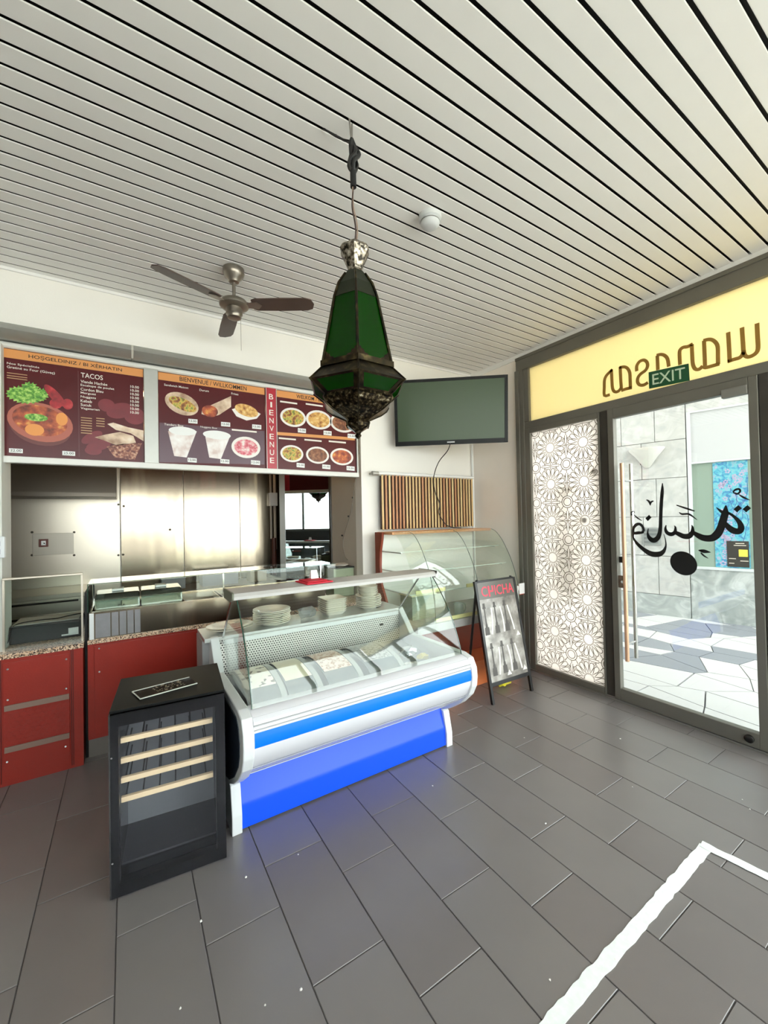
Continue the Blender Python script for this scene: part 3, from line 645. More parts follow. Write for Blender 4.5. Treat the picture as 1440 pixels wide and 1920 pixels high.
def crumple(name, c, s, m, seed, label, cat, amp=.35, n=2):
    r_ = random.Random(seed); b = B(); bmesh.ops.create_icosphere(b.bm, subdivisions=n, radius=1)
    for v in b.bm.verts:
        k = 1+r_.uniform(-amp, amp); v.co = Vector((v.co.x*s[0]*k, v.co.y*s[1]*k, v.co.z*s[2]*k))
    mz = min(v.co.z for v in b.bm.verts)
    for v in b.bm.verts: v.co += Vector((c[0], c[1], c[2]-mz))
    return tag(b.done(name, m, None), label, cat)
WRAP = film('clear_wrap', (225, 230, 232), .6, .25, .5)
crumple('plastic_wrap', (1.19, 3.05, ZS), (.07, .06, .045), WRAP, 4, 'crumpled clear plastic wrap between round plates and square dishes', 'wrap')
# ---- things lying in the well
def deckz(y): return .60+(y-2.2)*(.055/.73)
PRNT = ramp_mat('printed_label_sheet', [(.0, (238, 232, 214)), (.56, (240, 236, 222)), (.62, (120, 110, 96)), (.7, (80, 74, 66))], 26, .35, detail=2)
PRNT2 = ramp_mat('pink_dotted_sheet', [(.0, (240, 226, 214)), (.5, (236, 214, 200)), (.6, (190, 140, 110)), (.75, (240, 232, 220))], 40, .35, detail=1)
SPK = ramp_mat('grey_speckled_plastic', [(.3, (120, 124, 126)), (.5, (168, 172, 172)), (.7, (205, 208, 208))], 60, .3)
CLR = film('clear_acrylic', (205, 212, 214), .55, .15, .5)
covers = [('white', .57, .77, PRNT, 'curved acrylic cover with a white printed sheet at the well\'s end by the wine cooler'),
          ('cream', .81, 1.0, mat('cream_sheet', (236, 230, 206), .35, var=.06, scale=30), 'curved acrylic cover with a plain cream sheet in the chiller well'),
          ('pink', 1.07, 1.29, PRNT2, 'curved acrylic cover with a pink dotted sheet in the chiller well'),
          ('grey', 1.37, 1.62, SPK, 'curved grey speckled plastic cover in the chiller well')]
for i, (n_, xa, xb, m, lab) in enumerate(covers):
    o = thing('curved_cover', lab, 'cover', ((xa+xb)/2, 2.6, .62), group='curved covers in the chiller well')
    ys = (2.86, 2.80, 2.7, 2.58, 2.46, 2.38, 2.345); zs = (.035, .07, .095, .10, .085, .05, .0)
    pr = [(a, deckz(a)+z+.002) for a, z in zip(ys, zs)]; pr = [(v.x, v.y) for v in catmull([Vector((a, z, 0)) for a, z in pr], 3)]
    B().sheet(pr, 'x', xa, xb, .003).done('acrylic_sheet', CLR, o, smooth=True)
    B().sheet([(a, z+.0045) for a, z in pr[2:13]], 'x', xa+.008, xb-.01, -.001).done('printed_sheet', m, o, smooth=True)
    B().sheet([(a, z+.005) for a, z in pr], 'x', xb-.004, xb+.03, .006).done('rim', mat('frosted_grey_rim', (176, 180, 178), .3), o, smooth=True)
B_ = [((1.70, 2.36), .05, WHITE, 'crumpled white paper ball in the chiller well', 5), ((1.80, 2.55), .07, WRAP, 'crumpled clear film in the corner of the chiller well', 6), ((1.87, 2.45), .045, mat('dull_yellow_plastic', (214, 200, 110), .4), 'crumpled yellow plastic scrap in the corner of the chiller well', 8)]
for (x_, y_), s_, m, lab, sd_ in B_: crumple('crumpled_scrap', (x_, y_, deckz(y_)+.012), (s_, s_*.8, s_*.5), m, sd_, lab, 'scrap')
# ---- on top of the case
rc = thing('red_napkin', 'red cloth folded flat on the chiller canopy', 'cloth', (1.04, 2.55, 1.29))
B().slab([(.94, 2.6, 1.2905), (.955, 2.42, 1.2905), (1.14, 2.435, 1.2905), (1.12, 2.615, 1.2905)], (0, 0, .008)).done('lower_fold', mat('crimson_cloth', (206, 30, 52), .7, var=.06), rc, bevel=.002)
B().slab([(.965, 2.6, 1.2987), (.97, 2.45, 1.2987), (1.11, 2.46, 1.2987), (1.1, 2.605, 1.2987)], (0, 0, .006)).done('upper_fold', mat('crimson_cloth'), rc, bevel=.002)
b = B().slab([(1.04, 2.565, 1.305), (1.095, 2.565, 1.305), (1.088, 2.58, 1.36), (1.046, 2.58, 1.36)], (0, .003, 0)); b.slab([(1.04, 2.60, 1.305), (1.095, 2.60, 1.305), (1.088, 2.583, 1.36), (1.046, 2.583, 1.36)], (0, -.002, 0))
tag(b.done('place_card', WHITE), 'small folded white card standing on the red cloth', 'card')

# ================================================================== wine cooler
W_, D_, H_ = .49, .44, .847
wc = thing('wine_cooler', 'black wine cooler with glass door and wooden shelf fronts', 'wine cooler', (-.073, 2.245, 0), math.radians(-5.4))
b = B().bars((0, .03, .05, D_, .0, H_-.012), (W_-.03, W_, .05, D_, .0, H_-.012), (.03, W_-.03, D_-.03, D_, 0, H_-.012), (.03, W_-.03, .05, D_-.03, 0, .06))
b.done('cabinet', BLACKG, wc, local=True)
B().box(0, W_, .0, D_, H_-.012, H_).done('top', mat('satin_black_top', (12, 13, 12), .45, spec=.15), wc, local=True, bevel=.002)
B().box(.03, W_-.03, .12, D_-.03, .06, .07).done('inner_floor', mat('dark_liner', (60, 60, 64), .5), wc, local=True)
B().box(.03, W_-.03, D_-.036, D_-.03, .07, H_-.02).done('inner_back', mat('grey_liner', (128, 130, 134), .5), wc, local=True)
dr = B().bars((.002, .034, 0, .045, .006, H_-.018), (W_-.045, W_-.002, 0, .045, .006, H_-.018), (.034, W_-.045, 0, .045, .006, .06), (.034, W_-.045, 0, .045, H_-.075, H_-.018)).done('door', mat('gloss_black_frame', (7, 7, 9), .3, spec=.15), wc, local=True)
TINT = glass('smoked_glass', (250, 250, 251), .028, .0, (235, 238, 245))
B().box(.002, W_-.002, -.005, -.0005, .006, H_-.018).done('door_glass', TINT, dr, local=True)
B().box(-.004, .002, .0, .03, .006, H_-.018).done('edge_strip', mat('dark_chrome', (90, 90, 90), .2, metal=.9), dr, local=True)
for z in (.64, .17): B().disc((.008, -.009, z), .004, 'y', .003, 10).done('screw', CHROME, dr, local=True)
PALE = mat('beech_shelf_front', (255, 224, 182), .5, var=.08, scale=9, stretch=(1, 8, 8))
for z in (.668, .573, .482, .392):
    s_ = B().box(.036, W_-.055, .055, .075, z, z+.024).done('shelf', PALE, wc, local=True, bevel=.002)
    b = B()
    for k in range(6): b.box(.05+k*.07, .056+k*.07, .075, D_-.04, z+.006, z+.012)
    b.done('wire_rack', mat('dark_wire', (40, 40, 42), .4, metal=.6), s_, local=True)
for xx in (.03, W_-.06):
    for yy in (.03, D_-.06): pass
lf = thing('glass_tray', 'small black glass tray with pale edges lying on the wine cooler', 'tray', (.16, 2.39, H_+.001))
ca, cb, cc_, cdd = (.018, 2.425), (.05, 2.305), (.308, 2.352), (.284, 2.468)
B().slab([(p[0], p[1], H_+.0005) for p in (ca, cb, cc_, cdd)], (0, 0, .006)).done('sheet', mat('black_glass_sheet', (16, 16, 16), .12), lf)
for p, q in ((cb, cc_), (ca, cb), (cdd, ca)): B().tube([(p[0], p[1], H_+.006), (q[0], q[1], H_+.006)], .003, 6).done('bright_edge', mat('pale_edge', (190, 190, 182), .3), lf)
b = B(); rr = random.Random(2)
for k in range(60):
    u, v = rr.uniform(.3, .8), rr.uniform(.12, .8); p = Vector((*ca, 0)).lerp(Vector((*cdd, 0)), u).lerp(Vector((*cb, 0)).lerp(Vector((*cc_, 0)), u), v); b.disc((p.x, p.y, H_+.0065), rr.uniform(.002, .005), 'z', .0006, 6)
b.done('gold_pattern', mat('dull_gold_print', (120, 108, 84), .4), lf, kind='stuff')

# ================================================================== red counters
rcn = thing('counter_unit', 'red counter unit with two grey strips beside the column', 'counter', (-.75, 3.9, 0))
B().box(-.70, -.268, 3.605, 4.2, 0, .827).done('body', RED, rcn); B().box(-1.35, -.7005, 3.605, 3.675, 0, .827).done('return_panel', RED, rcn)
pn = B().box(-.69, -.343, 3.598, 3.606, .1, .8).done('door', RED, rcn, bevel=.002)
for xa, xb in ((-.702, -.698), (-.336, -.331), (-.326, -.3215)): B().box(xa, xb, 3.602, 3.607, .02, .82).done('groove', mat('dark_red_line', (84, 18, 12), .5), rcn)
STRP = mat('taupe_strip', (142, 116, 104), .5)
for z in (.488, .218): B().box(-.682, -.346, 3.590, 3.599, z, z+.036).done('strip', STRP, pn)
for xa, z in ((-.665, .76), (-.36, .765), (-.665, .56), (-.362, .562), (-.67, .16), (-.368, .165)):
    B().disc((xa, 3.5935, z), .006, 'y', .005, 10).done('screw', CHROME, pn)
b = B(); hx = .022
for i in range(9):
    for j in range(8):
        cx, cz = -.665+i*hx*1.732+(j % 2)*hx*.866, .275+j*hx*1.3
        if cx < -.36: b.ribbon([(cx+hx*.8*math.sin(k*math.pi/3), 3.598, cz+hx*.8*math.cos(k*math.pi/3)) for k in range(7)], .002, (0, -1, 0), .0012)
b.done('hexagon_relief', RED, pn, kind='stuff')
wt = B().slab([(-1.35, 3.588, .828), (-.262, 3.588, .828), (-.262, 4.25, .828), (-.702, 4.25, .828), (-.702, 3.677, .828), (-1.35, 3.677, .828)], (0, 0, .032)).done('granite_worktop', GRANITE, None); tag(wt, 'brown speckled granite worktop under the black cash drawer', 'worktop')
rc2 = thing('counter_unit', 'long red counter unit behind the wine cooler and chiller', 'counter', (.9, 3.9, 0))
B().box(-.244, 2.1, 3.66, 4.2, .14, .829).done('body', RED, rc2)
B().box(-.244, 2.1, 3.69, 4.2, 0, .14).done('plinth', mat('grey_plinth', (120, 114, 108), .5), rc2)
for k, xa in enumerate((-.205, .62, 1.4)):
    xb = (.6, 1.38, 2.09)[k]; q = B().box(xa, xb, 3.652, 3.661, .17, .81).done('door', RED, rc2, bevel=.002)
    for z in (.79, .62): B().disc((xa+.03, 3.648, z), .006, 'y', .005, 10).done('screw', CHROME, q)
B().box(-.262, -.245, 3.7, 4.2, 0, 1.2).done('gap_shade', BLACK, rc2)  # black box paints the shade in the gap between the counters
wt = B().box(-.244, 2.12, 3.635, 4.3, .83, .86).done('granite_worktop', GRANITE, None, bevel=.003); tag(wt, 'brown speckled granite worktop under the steel salad bar', 'worktop')
# ---- salad bar well
sb_ = thing('salad_bar', 'stainless salad bar with glass guard on the long granite counter', 'salad bar', (.7, 3.9, .8605))
B().bars((-.236, 1.62, 3.65, 3.665, .861, 1.056), (-.236, -.22, 3.665, 4.2, .861, 1.056), (1.605, 1.62, 3.665, 4.2, .861, 1.056), (-.22, 1.605, 4.18, 4.2, .861, 1.056), (-.22, 1.605, 3.665, 4.18, .861, .88)).done('well', STEEL2, sb_)
B().bars((-.22, 1.605, 3.665, 3.72, 1.035, 1.05), (-.22, 1.605, 4.1, 4.18, 1.035, 1.05)).done('well_rim', STEEL, sb_)
gg = B().box(-.24, 1.74, 3.655, 3.661, 1.058, 1.262).done('front_guard', GLASSG, sb_)
B().box(-.24, 1.74, 3.661, 4.0, 1.256, 1.262).done('top_guard', GLASSG, sb_)
B().box(-.24, 1.74, 3.6525, 3.6575, 1.2595, 1.264).done('guard_edge', EDGE, gg); B().box(-.243, -.238, 3.655, 3.661, 1.058, 1.262).done('guard_edge', EDGE, gg)
for xa in (-.23, .75, 1.72): B().box(xa, xa+.012, 3.99, 4.002, 1.05, 1.256).done('guard_post', CHROME, sb_)
for k in range(6):
    xa = -.2+k*.3
    p = B().bars((xa, xa+.28, 3.73, 3.735, .93, 1.052), (xa, xa+.28, 4.085, 4.09, .93, 1.052), (xa, xa+.005, 3.735, 4.085, .93, 1.052), (xa+.275, xa+.28, 3.735, 4.085, .93, 1.052), (xa, xa+.28, 3.73, 4.09, .925, .93)).done('food_pan', STEEL, sb_)
    if k < 2:
        B().prism([(3.72, 1.054), (3.74, 1.13), (3.78, 1.165), (4.04, 1.165), (4.08, 1.13), (4.1, 1.054)], 'x', xa-.005, xa+.285).done('pan_cover', glass('cover_glass', (190, 205, 200), .12), p, bevel=.01)
        B().box(xa+.1, xa+.18, 3.86, 3.96, 1.166, 1.185).done('cover_knob', WHITE, p, bevel=.004)
GC = mat('grey_label_card', (128, 126, 130), .5, var=.15, scale=25)
for xa, xb in ((-.196, -.105), (-.098, -.055), (-.048, -.006), (.001, .041), (.048, .085), ):
    B().box(xa, xb, 3.6465, 3.65, .868, 1.042).done('label_card', GC, sb_)
B().box(-.232, -.205, 3.645, 3.65, .862, 1.05).done('end_strip', WHITEP, sb_)
# ---- guard over the small counter, cash drawer
gd = thing('glass_guard', 'steel-rimmed glass screen standing on the small granite worktop', 'glass screen', (-.48, 3.67, .8605))
B().box(-.70, -.272, 3.664, 3.67, .8605, 1.335).done('pane', GLASS, gd)
B().box(-.703, -.268, 3.655, 3.68, 1.335, 1.35).done('top_rail', STEEL, gd, bevel=.003)
for xa in (-.702, -.28): B().box(xa, xa+.012, 3.66, 3.675, .8605, 1.335).done('side_rail', STEEL, gd)
cdw = thing('cash_drawer', 'long black cash drawer lying on the small granite worktop', 'cash drawer', (-.5, 3.98, .8605))
B().box(-.70, -.296, 3.84, 4.16, .8605, .985).done('case', mat('black_paint', (26, 27, 28), .4), cdw, bevel=.004)
B().box(-.69, -.306, 3.834, 3.842, .872, .975).done('drawer_front', mat('black_paint'), cdw, bevel=.002)
B().box(-.37, -.31, 3.829, 3.834, .885, .93).done('price_card', WHITE, cdw)
B().box(-.41, -.31, 3.829, 3.834, .878, .888).done('card_strip', WHITE, cdw)
B().box(-.69, -.31, 3.86, 4.14, .9855, .989).done('top_sheet', mat('pale_grey_sheet', (190, 184, 174), .5), cdw)
tag(B().tube(catmull([(-.72, 3.80, .8645), (-.70, 3.815, .90), (-.69, 3.83, .97), (-.66, 3.90, .9935), (-.55, 3.95, .993), (-.45, 3.94, .993), (-.38, 4.0, .993), (-.3, 4.02, .993), (-.285, 4.05, .95), (-.28, 4.08, .865)], 5), .004, 6).done('power_wire', CABLE, None, smooth=True), 'thin black wire trailing over the cash drawer', 'wire')
# ---- things in the kitchen
wk = thing('work_table', 'stainless work table with drawers in the kitchen corner', 'work table', (-.9, 5.2, 0))
B().box(-1.7, -.34, 4.95, 5.55, 1.0, 1.04).done('top', STEEL, wk, bevel=.003)
B().box(-1.68, -.36, 4.99, 5.53, .1, 1.0).done('body', STEEL, wk)
for z0, z1 in ((.86, .985), (.72, .85), (.42, .71), (.12, .41)):
    for xa, xb in ((-1.66, -1.02), (-1.0, -.38)):
        d_ = B().box(xa, xb, 4.975, 4.99, z0, z1).done('drawer', STEEL, wk, bevel=.002); B().box(xa+.02, xb-.02, 4.962, 4.975, z1-.03, z1-.012).done('pull', mat('dark_pull', (50, 46, 42), .4, metal=.6), d_)
for xa in (-1.66, -.4):
    for ya in (5.0, 5.48): B().box(xa, xa+.03, ya, ya+.03, 0, .1).done('foot', STEEL, wk)
bn = thing('steel_bench', 'low stainless bench under the warped steel wall sheets', 'bench', (.9, 5.3, 0))
B().box(-.2, 1.6, 5.05, 5.56, .9, .94).done('top', mat('dull_bench_steel', (128, 122, 114), .7, metal=.2), bn, bevel=.003)
for xa in (-.18, .68, 1.54):
    for ya in (5.07, 5.5): B().box(xa, xa+.04, ya, ya+.04, 0, .9).done('leg', STEEL, bn)
B().box(-.18, 1.58, 5.07, 5.54, .3, .32).done('undershelf', STEEL, bn)
def tub(name, x, y, z, sx, sy, h, m, lab, cat, grp=None):
    o = thing(name, lab, cat, (x, y, z), group=grp)
    B().bars((x-sx, x+sx, y-sy, y-sy+.004, z, z+h), (x-sx, x+sx, y+sy-.004, y+sy, z, z+h), (x-sx, x-sx+.004, y-sy+.004, y+sy-.004, z, z+h), (x+sx-.004, x+sx, y-sy+.004, y+sy-.004, z, z+h), (x-sx+.004, x+sx-.004, y-sy+.004, y+sy-.004, z, z+.004)).done('tub', m, o)
    B().box(x-sx-.006, x+sx+.006, y-sy-.006, y+sy+.006, z+h, z+h+.012).done('lid', WHITEP, o, bevel=.003); return o
MILK = film('milky_plastic', (226, 228, 230), .3, .1, .5)
tub('food_tub', .45, 5.3, .941, .12, .1, .12, MILK, 'milky food tub with white lid on the steel bench', 'tub')
tub('food_tub', .95, 5.3, .941, .2, .13, .15, film('bluish_plastic', (196, 204, 224), .3, .1, .5), 'wide bluish food tub on the steel bench', 'tub')
tub('food_tub', 1.4, 5.28, .941, .1, .1, .13, film('beige_plastic', (214, 200, 170), .3, .1, .5), 'small beige food tub at the bench end', 'tub')
hd = thing('extractor_hood', 'dull steel extractor hood above the kitchen corner', 'extractor hood', (-1, 5.3, 1.97))
B().prism([(5.08, 1.975), (5.08, 2.02), (5.16, 2.75), (5.56, 2.75), (5.56, 1.975)], 'x', -1.9, -.085).done('canopy', mat('dark_reflection_steel', (112, 104, 94), .38, metal=.8), hd, bevel=.004)  # steel darkened to paint in the reflection of the menu board backs
B().box(-1.2, -.8, 5.2, 5.54, 2.75, 3.058).done('duct', STEEL, hd)
ct = thing('control_plate', 'steel cover plate with a square gauge below the extractor hood', 'plate', at(109, 1038, 'y', YK-.034))
q0, q1 = at(61, 1001, 'y', YK-.034), at(139, 1038, 'y', YK-.034)
B().box(q0.x, q1.x, YK-.042, YK-.03, q1.z, q0.z).done('plate', mat('satin_plate', (188, 180, 166), .4, metal=.7), ct, bevel=.002)
q2, q3 = at(73, 1011, 'y', YK-.04), at(91, 1025, 'y', YK-.04)
g_ = B().box(q2.x, q3.x, YK-.056, YK-.042, q3.z, q2.z).done('gauge', mat('dark_red_gauge', (110, 60, 52), .4), ct, bevel=.003)
B().box(q2.x+.02, q3.x-.02, YK-.058, YK-.056, q3.z+.018, q2.z-.018).done('gauge_face', WHITE, g_)
B().slab([((q2.x+q3.x)/2-.004, YK-.0585, (q2.z+q3.z)/2-.004), ((q2.x+q3.x)/2+.018, YK-.0585, (q2.z+q3.z)/2-.016), ((q2.x+q3.x)/2+.006, YK-.0585, (q2.z+q3.z)/2+.006)], (0, -.001, 0)).done('needle', BLACK, g_)
cn = thing('conduit_pipe', 'grey conduit pipe with switch box beside the kitchen door', 'pipe', (1.7, 5.5, 1.05))
B().tube([(1.68, 5.55, 1.45), (1.68, 5.55, 3.05)], .016, 10).done('pipe', mat('grey_pipe', (176, 168, 156), .5), cn, smooth=True)
B().tube([(1.735, 5.55, 1.3), (1.735, 5.55, 3.05)], .02, 10).done('pipe', mat('beige_pipe', (190, 180, 164), .5), cn, smooth=True)
B().box(1.66, 1.76, 5.5, 5.58, 1.9, 2.08).done('switch_box', WHITEP, cn, bevel=.004)
B().tube([(1.715, 5.545, .95), (1.715, 5.545, 1.46)], .032, 12).done('brown_sleeve', mat('brown_pipe', (84, 44, 32), .45), cn, smooth=True)
DA = math.radians(21.8)
k2 = thing('door_2', None, None, (5.4*math.sin(DA), 5.4*math.cos(DA), 0), -DA, kind='structure')
MIR = glass('dark_mirror_glass', (10, 12, 12), .72, .0, (225, 238, 242))
GF = mat('grey_door_frame', (150, 148, 142), .45, metal=.3)
for bb in ((-.36, -.29, -.03, .03, .02, 2.62), (.29, .36, -.03, .03, .02, 2.62), (-.29, .29, -.03, .03, 2.55, 2.62), (-.29, .29, -.03, .03, .02, .12)): B().box(*bb).done('frame', GF, k2, bevel=.004, local=True)
B().box(-.29, .29, -.006, .002, .12, 2.55).done('pane', MIR, k2, local=True)
B().tube([(-.2, -.012, 1.3), (-.2, -.05, 1.3), (-.1, -.05, 1.3)], .008, 8).done('door_handle', CHROME, k2, smooth=True, local=True)
tn = thing('oil_tin', 'square green oil tin on the counter beside the kitchen return wall', 'tin', (2.0, 4.1, .8605))
B().box(1.87, 2.115, 3.98, 4.2, .8605, 1.165).done('body', mat('sage_tin', (148, 160, 132), .45, var=.1, scale=9), tn, bevel=.006)
B().box(1.865, 2.12, 3.975, 4.205, 1.165, 1.178).done('rim', mat('dark_tin_rim', (40, 44, 38), .4), tn, bevel=.003)
b = B().ribbon([(1.93, 3.979, .98), (1.96, 3.979, 1.06), (2.0, 3.979, 1.0), (2.03, 3.979, 1.08), (2.06, 3.979, 1.02)], .012, (0, -1, 0), .0008); b.done('printed_sprig', mat('dark_green_print', (70, 84, 60), .5), tn)
crumple('folded_cloth', (1.99, 4.08, 1.1785), (.11, .085, .018), mat('beige_cloth', (206, 196, 182), .8), 9, 'beige cloth lying on the green oil tin', 'cloth', .2)
cb_ = B().tube(catmull([tuple(at(p[0], p[1], 'x', 2.124)) for p in ((672, 880), (666, 900), (661, 940), (655, 970), (646, 1000), (643, 1020), (646, 1040), (652, 1050))], 4), .0055, 6).done('wall_cable', mat('grey_cable', (150, 140, 126), .6), None, smooth=True)
tag(cb_, 'slack grey cable clipped to the kitchen return wall', 'cable')
for k, p in enumerate(((661, 933), (653, 968), (641, 1004))):
    q = at(p[0], p[1], 'x', 2.122); B().disc((2.118, q.y, q.z), .01, 'x', .012, 10).done('cable_clip', CABLE, cb_)
kl = thing('kitchen_light', 'long tube light under the kitchen ceiling', 'light', (.6, 4.75, 3.0))
B().box(-.4, 1.6, 4.68, 4.82, 3.02, 3.058).done('housing', WHITE, kl)
B().tube([(-.38, 4.75, 3.0), (1.58, 4.75, 3.0)], .018, 10).done('tube', mat('tube_light', (255, 222, 178), .5, emit=6), kl, smooth=True)

# ================================================================== menu boards
YB = 3.765
rl = thing('menu_rail', 'grey aluminium rail frame carrying the menu boards', 'frame', (.65, 3.78, 2.14))
GA = mat('grey_aluminium', (176, 176, 170), .4, metal=.5, var=.06)
B().box(-.735, 2.07, YB-.03, Y1, 2.135, 2.182).done('bottom_rail', mat('white_rail', (226, 224, 218), .35), rl, bevel=.006)
B().tube([(-.735, YB-.005, 2.955), (2.07, YB-.005, 2.955)], .022, 12).done('top_rail', mat('white_rail'), rl, smooth=True)
B().box(.128, .228, YB-.022, Y1, 2.14, 2.94).done('divider', GA, rl, bevel=.003)
B().box(2.052, 2.07, YB-.02, Y1, 2.14, 2.94).done('divider', GA, rl, bevel=.002)
sh = thing('shutter_box', 'grey rounded roller shutter housing above the menu boards', 'shutter housing', (.65, 3.75, 2.98))
prof = [(3.80, 2.985), (3.70, 2.985)]+[(3.70-.055*math.cos(a), 3.03-.045*math.sin(a)*-1) for a in (0,)]+[(3.66, 3.055), (3.69, 3.085), (3.80, 3.09)]
B().prism(prof, 'x', -.9, .05).done('cover', GA, sh, smooth=True); B().prism(prof, 'x', .056, 2.1).done('cover', GA, sh, smooth=True)
for xx in (.045, 2.09): B().prism([(a-.002 if a < 3.79 else a, z) for a, z in prof], 'x', xx, xx+.014).done('joint_band', mat('pale_band', (206, 202, 190), .5), sh)
MAR = mat('maroon_board', (84, 16, 22), .3, var=.25, scale=2.5, spec=.3); ORG = mat('orange_header', (222, 150, 84), .35)
TW = mat('cream_print', (238, 230, 220), .5); TB = mat('black_print', (20, 12, 10), .5); TG = mat('tan_print', (190, 150, 110), .5)
ny = (0, -1, 0); YF = YB-.003
def bp(px, py): return at(px, py, 'y', YF)
FOOD = {'stew': ramp_mat('stew_print', [(.3, (70, 24, 14)), (.45, (150, 60, 34)), (.58, (196, 96, 48)), (.7, (236, 176, 84))], 16, .4),
        'salad': ramp_mat('salad_print', [(.35, (60, 120, 34)), (.5, (112, 172, 56)), (.65, (180, 214, 110))], 60, .4),
        'tom': ramp_mat('tomato_print', [(.35, (110, 12, 20)), (.55, (176, 28, 38)), (.75, (220, 80, 80))], 12, .4),
        'mix': ramp_mat('mixed_plate_print', [(.3, (90, 50, 24)), (.42, (170, 110, 50)), (.52, (214, 184, 84)), (.62, (96, 130, 50)), (.72, (180, 50, 40))], 26, .4),
        'rice': ramp_mat('fries_print', [(.3, (150, 84, 40)), (.5, (222, 170, 90)), (.7, (240, 214, 150))], 30, .4),
        'meat': ramp_mat('grill_print', [(.3, (60, 28, 16)), (.5, (130, 74, 44)), (.7, (176, 120, 80))], 26, .4),
        'pink': ramp_mat('sushi_print', [(.35, (240, 226, 220)), (.5, (226, 140, 150)), (.65, (200, 60, 80)), (.8, (245, 240, 235))], 28, .4),
        'cup': ramp_mat('cup_print', [(.3, (200, 170, 160)), (.5, (236, 226, 222)), (.7, (250, 248, 246))], 12, .4),
        'bread': ramp_mat('bread_print', [(.3, (150, 110, 84)), (.55, (222, 196, 168)), (.75, (246, 234, 220))], 10, .4),
        'grid': ramp_mat('grilled_print', [(.4, (96, 34, 28)), (.55, (160, 96, 70)), (.7, (210, 170, 140))], 60, .4)}
PLW = mat('white_dish_print', (238, 232, 226), .4)
class Board:
    def __init__(s, label, xa, xb, z0=2.183, z1=2.936):
        s.o = thing('menu_board', label, 'menu board', ((xa+xb)/2, YB, z0)); s.xa, s.xb, s.lay = xa, xb, 0
        B().box(xa, xb, YB-.003, Y1-.002, z0, z1).done('panel', MAR, s.o)
    def quad(s, pts, m, name, lv=1, par=None):
        P_ = [bp(*p) for p in pts]; return B().slab([(max(s.xa+.002, min(s.xb-.002, p.x)), YF-.0008*lv, p.z) for p in P_], (0, -.0007, 0)).done(name, m, par or s.o)
    def ell(s, cx, cy, rx, ry, m, name, lv=1, par=None, rot=0., seg=28):
        c = bp(cx, cy); kx = (bp(cx+1, cy)-c).x; kz = (bp(cx, cy-1)-c).z; P_ = []
        for k in range(seg):
            a = 2*math.pi*k/seg; u, v = rx*math.cos(a), ry*math.sin(a); u, v = u*math.cos(rot)-v*math.sin(rot), u*math.sin(rot)+v*math.cos(rot)
            P_.append((max(s.xa+.002, min(s.xb-.002, c.x+u*kx)), YF-.0008*lv, c.z+v*kz))
        return B().slab(P_, (0, -.0007, 0)).done(name, m, par or s.o)
    def text(s, t, p0, p1, hp, m, name='lettering', lv=2):
        a, b_ = bp(*p0), bp(*p1); h = (bp(p0[0], p0[1]-hp)-a).z
        b = put_text(B(), t, (a.x, YF-.0008*lv, a.z), (1, 0, (b_.z-a.z)/(b_.x-a.x)*0), (0, 0, 1), b_.x-a.x, h, ny); return b.done(name, m, s.o)
    def bar(s, p0, p1, hp, m=TW, lv=2, name='fine_print'):
        a, b_ = bp(*p0), bp(*p1); h = (bp(p0[0], p0[1]-hp)-a).z; return B().box(a.x, b_.x, YF-.0008*lv-.0006, YF-.0008*lv, a.z, a.z+h).done(name, m, s.o)
    def price(s, cx, cy, t='12.00', wpx=16):
        q = s.quad([(cx-wpx/2, cy+3.5), (cx+wpx/2, cy+5), (cx+wpx/2, cy-3), (cx-wpx/2, cy-4.5)], WHITE, 'price_tag', 3)
        c = bp(cx, cy); k = (bp(cx+1, cy)-c).x; b = put_text(B(), t, (c.x-wpx*.4*k, YF-.0038, c.z-.008), (1, 0, 0), (0, 0, 1), wpx*.8*k, .017, ny); b.done('price', TB, q)
def leafy(bd, cx, cy, rx, ry):
    r_ = random.Random(int(cx)); bd.quad([(cx+rx*math.cos(k*math.pi/16)*(r_.uniform(.72, 1) if k % 2 else 1.12), cy+ry*math.sin(k*math.pi/16)*(r_.uniform(.7, 1) if k % 2 else 1.12)) for k in range(32)], FOOD['salad'], 'lettuce', 2+cx/200)
# board 1
b1 = Board('maroon menu board with clay bowl stew and the TACOS price list', -.733, .126)
a4 = lambda x_, y_: (x_/4, 620+y_/4)
hz0, hz1 = bp(150, 689).z, bp(150, 677).z
def header(bd, xa, xb, z0, z1): B().box(xa+.001, xb-.001, YF-.0017, YF-.0008, z0, z1).done('header_strip', ORG, bd.o)
HZ0, HZ1 = 2.868, 2.93
header(b1, -.733, .126, HZ0, HZ1)
def htext(bd, t, pa, pb): 
    xa, xb = bp(*pa).x, bp(*pb).x; put_text(B(), t, (xa, YF-.0024, HZ0+.013), (1, 0, 0), (0, 0, 1), xb-xa, .038, ny).done('lettering', TB, bd.o)
htext(b1, 'HOŞGELDINIZ / BI XÊRHATIN', a4(215, 220), a4(915, 310))
b1.text('Nos Spécialités', a4(52, 255), a4(295, 285), 5, TW); b1.text('Gratiné au Four (Güveç)', a4(52, 285), a4(412, 330), 6, TW)
for y_ in (318, 338, 355): b1.bar(a4(52, y_), a4(205, y_+18), 1.5, TG)
b1.quad([a4(582, 300), a4(590, 302), a4(598, 945), a4(590, 945)], mat('dark_board_line', (90, 30, 34), .4), 'divider_line')
q = b1.ell(77, 792, 62, 36, mat('clay_bowl_print', (176, 92, 72), .4), 'clay_bowl', 1, rot=-.12); b1.ell(77, 801, 58, 34, mat('clay_shadow_print', (104, 40, 34), .4), 'bowl_side', .5, rot=-.12)
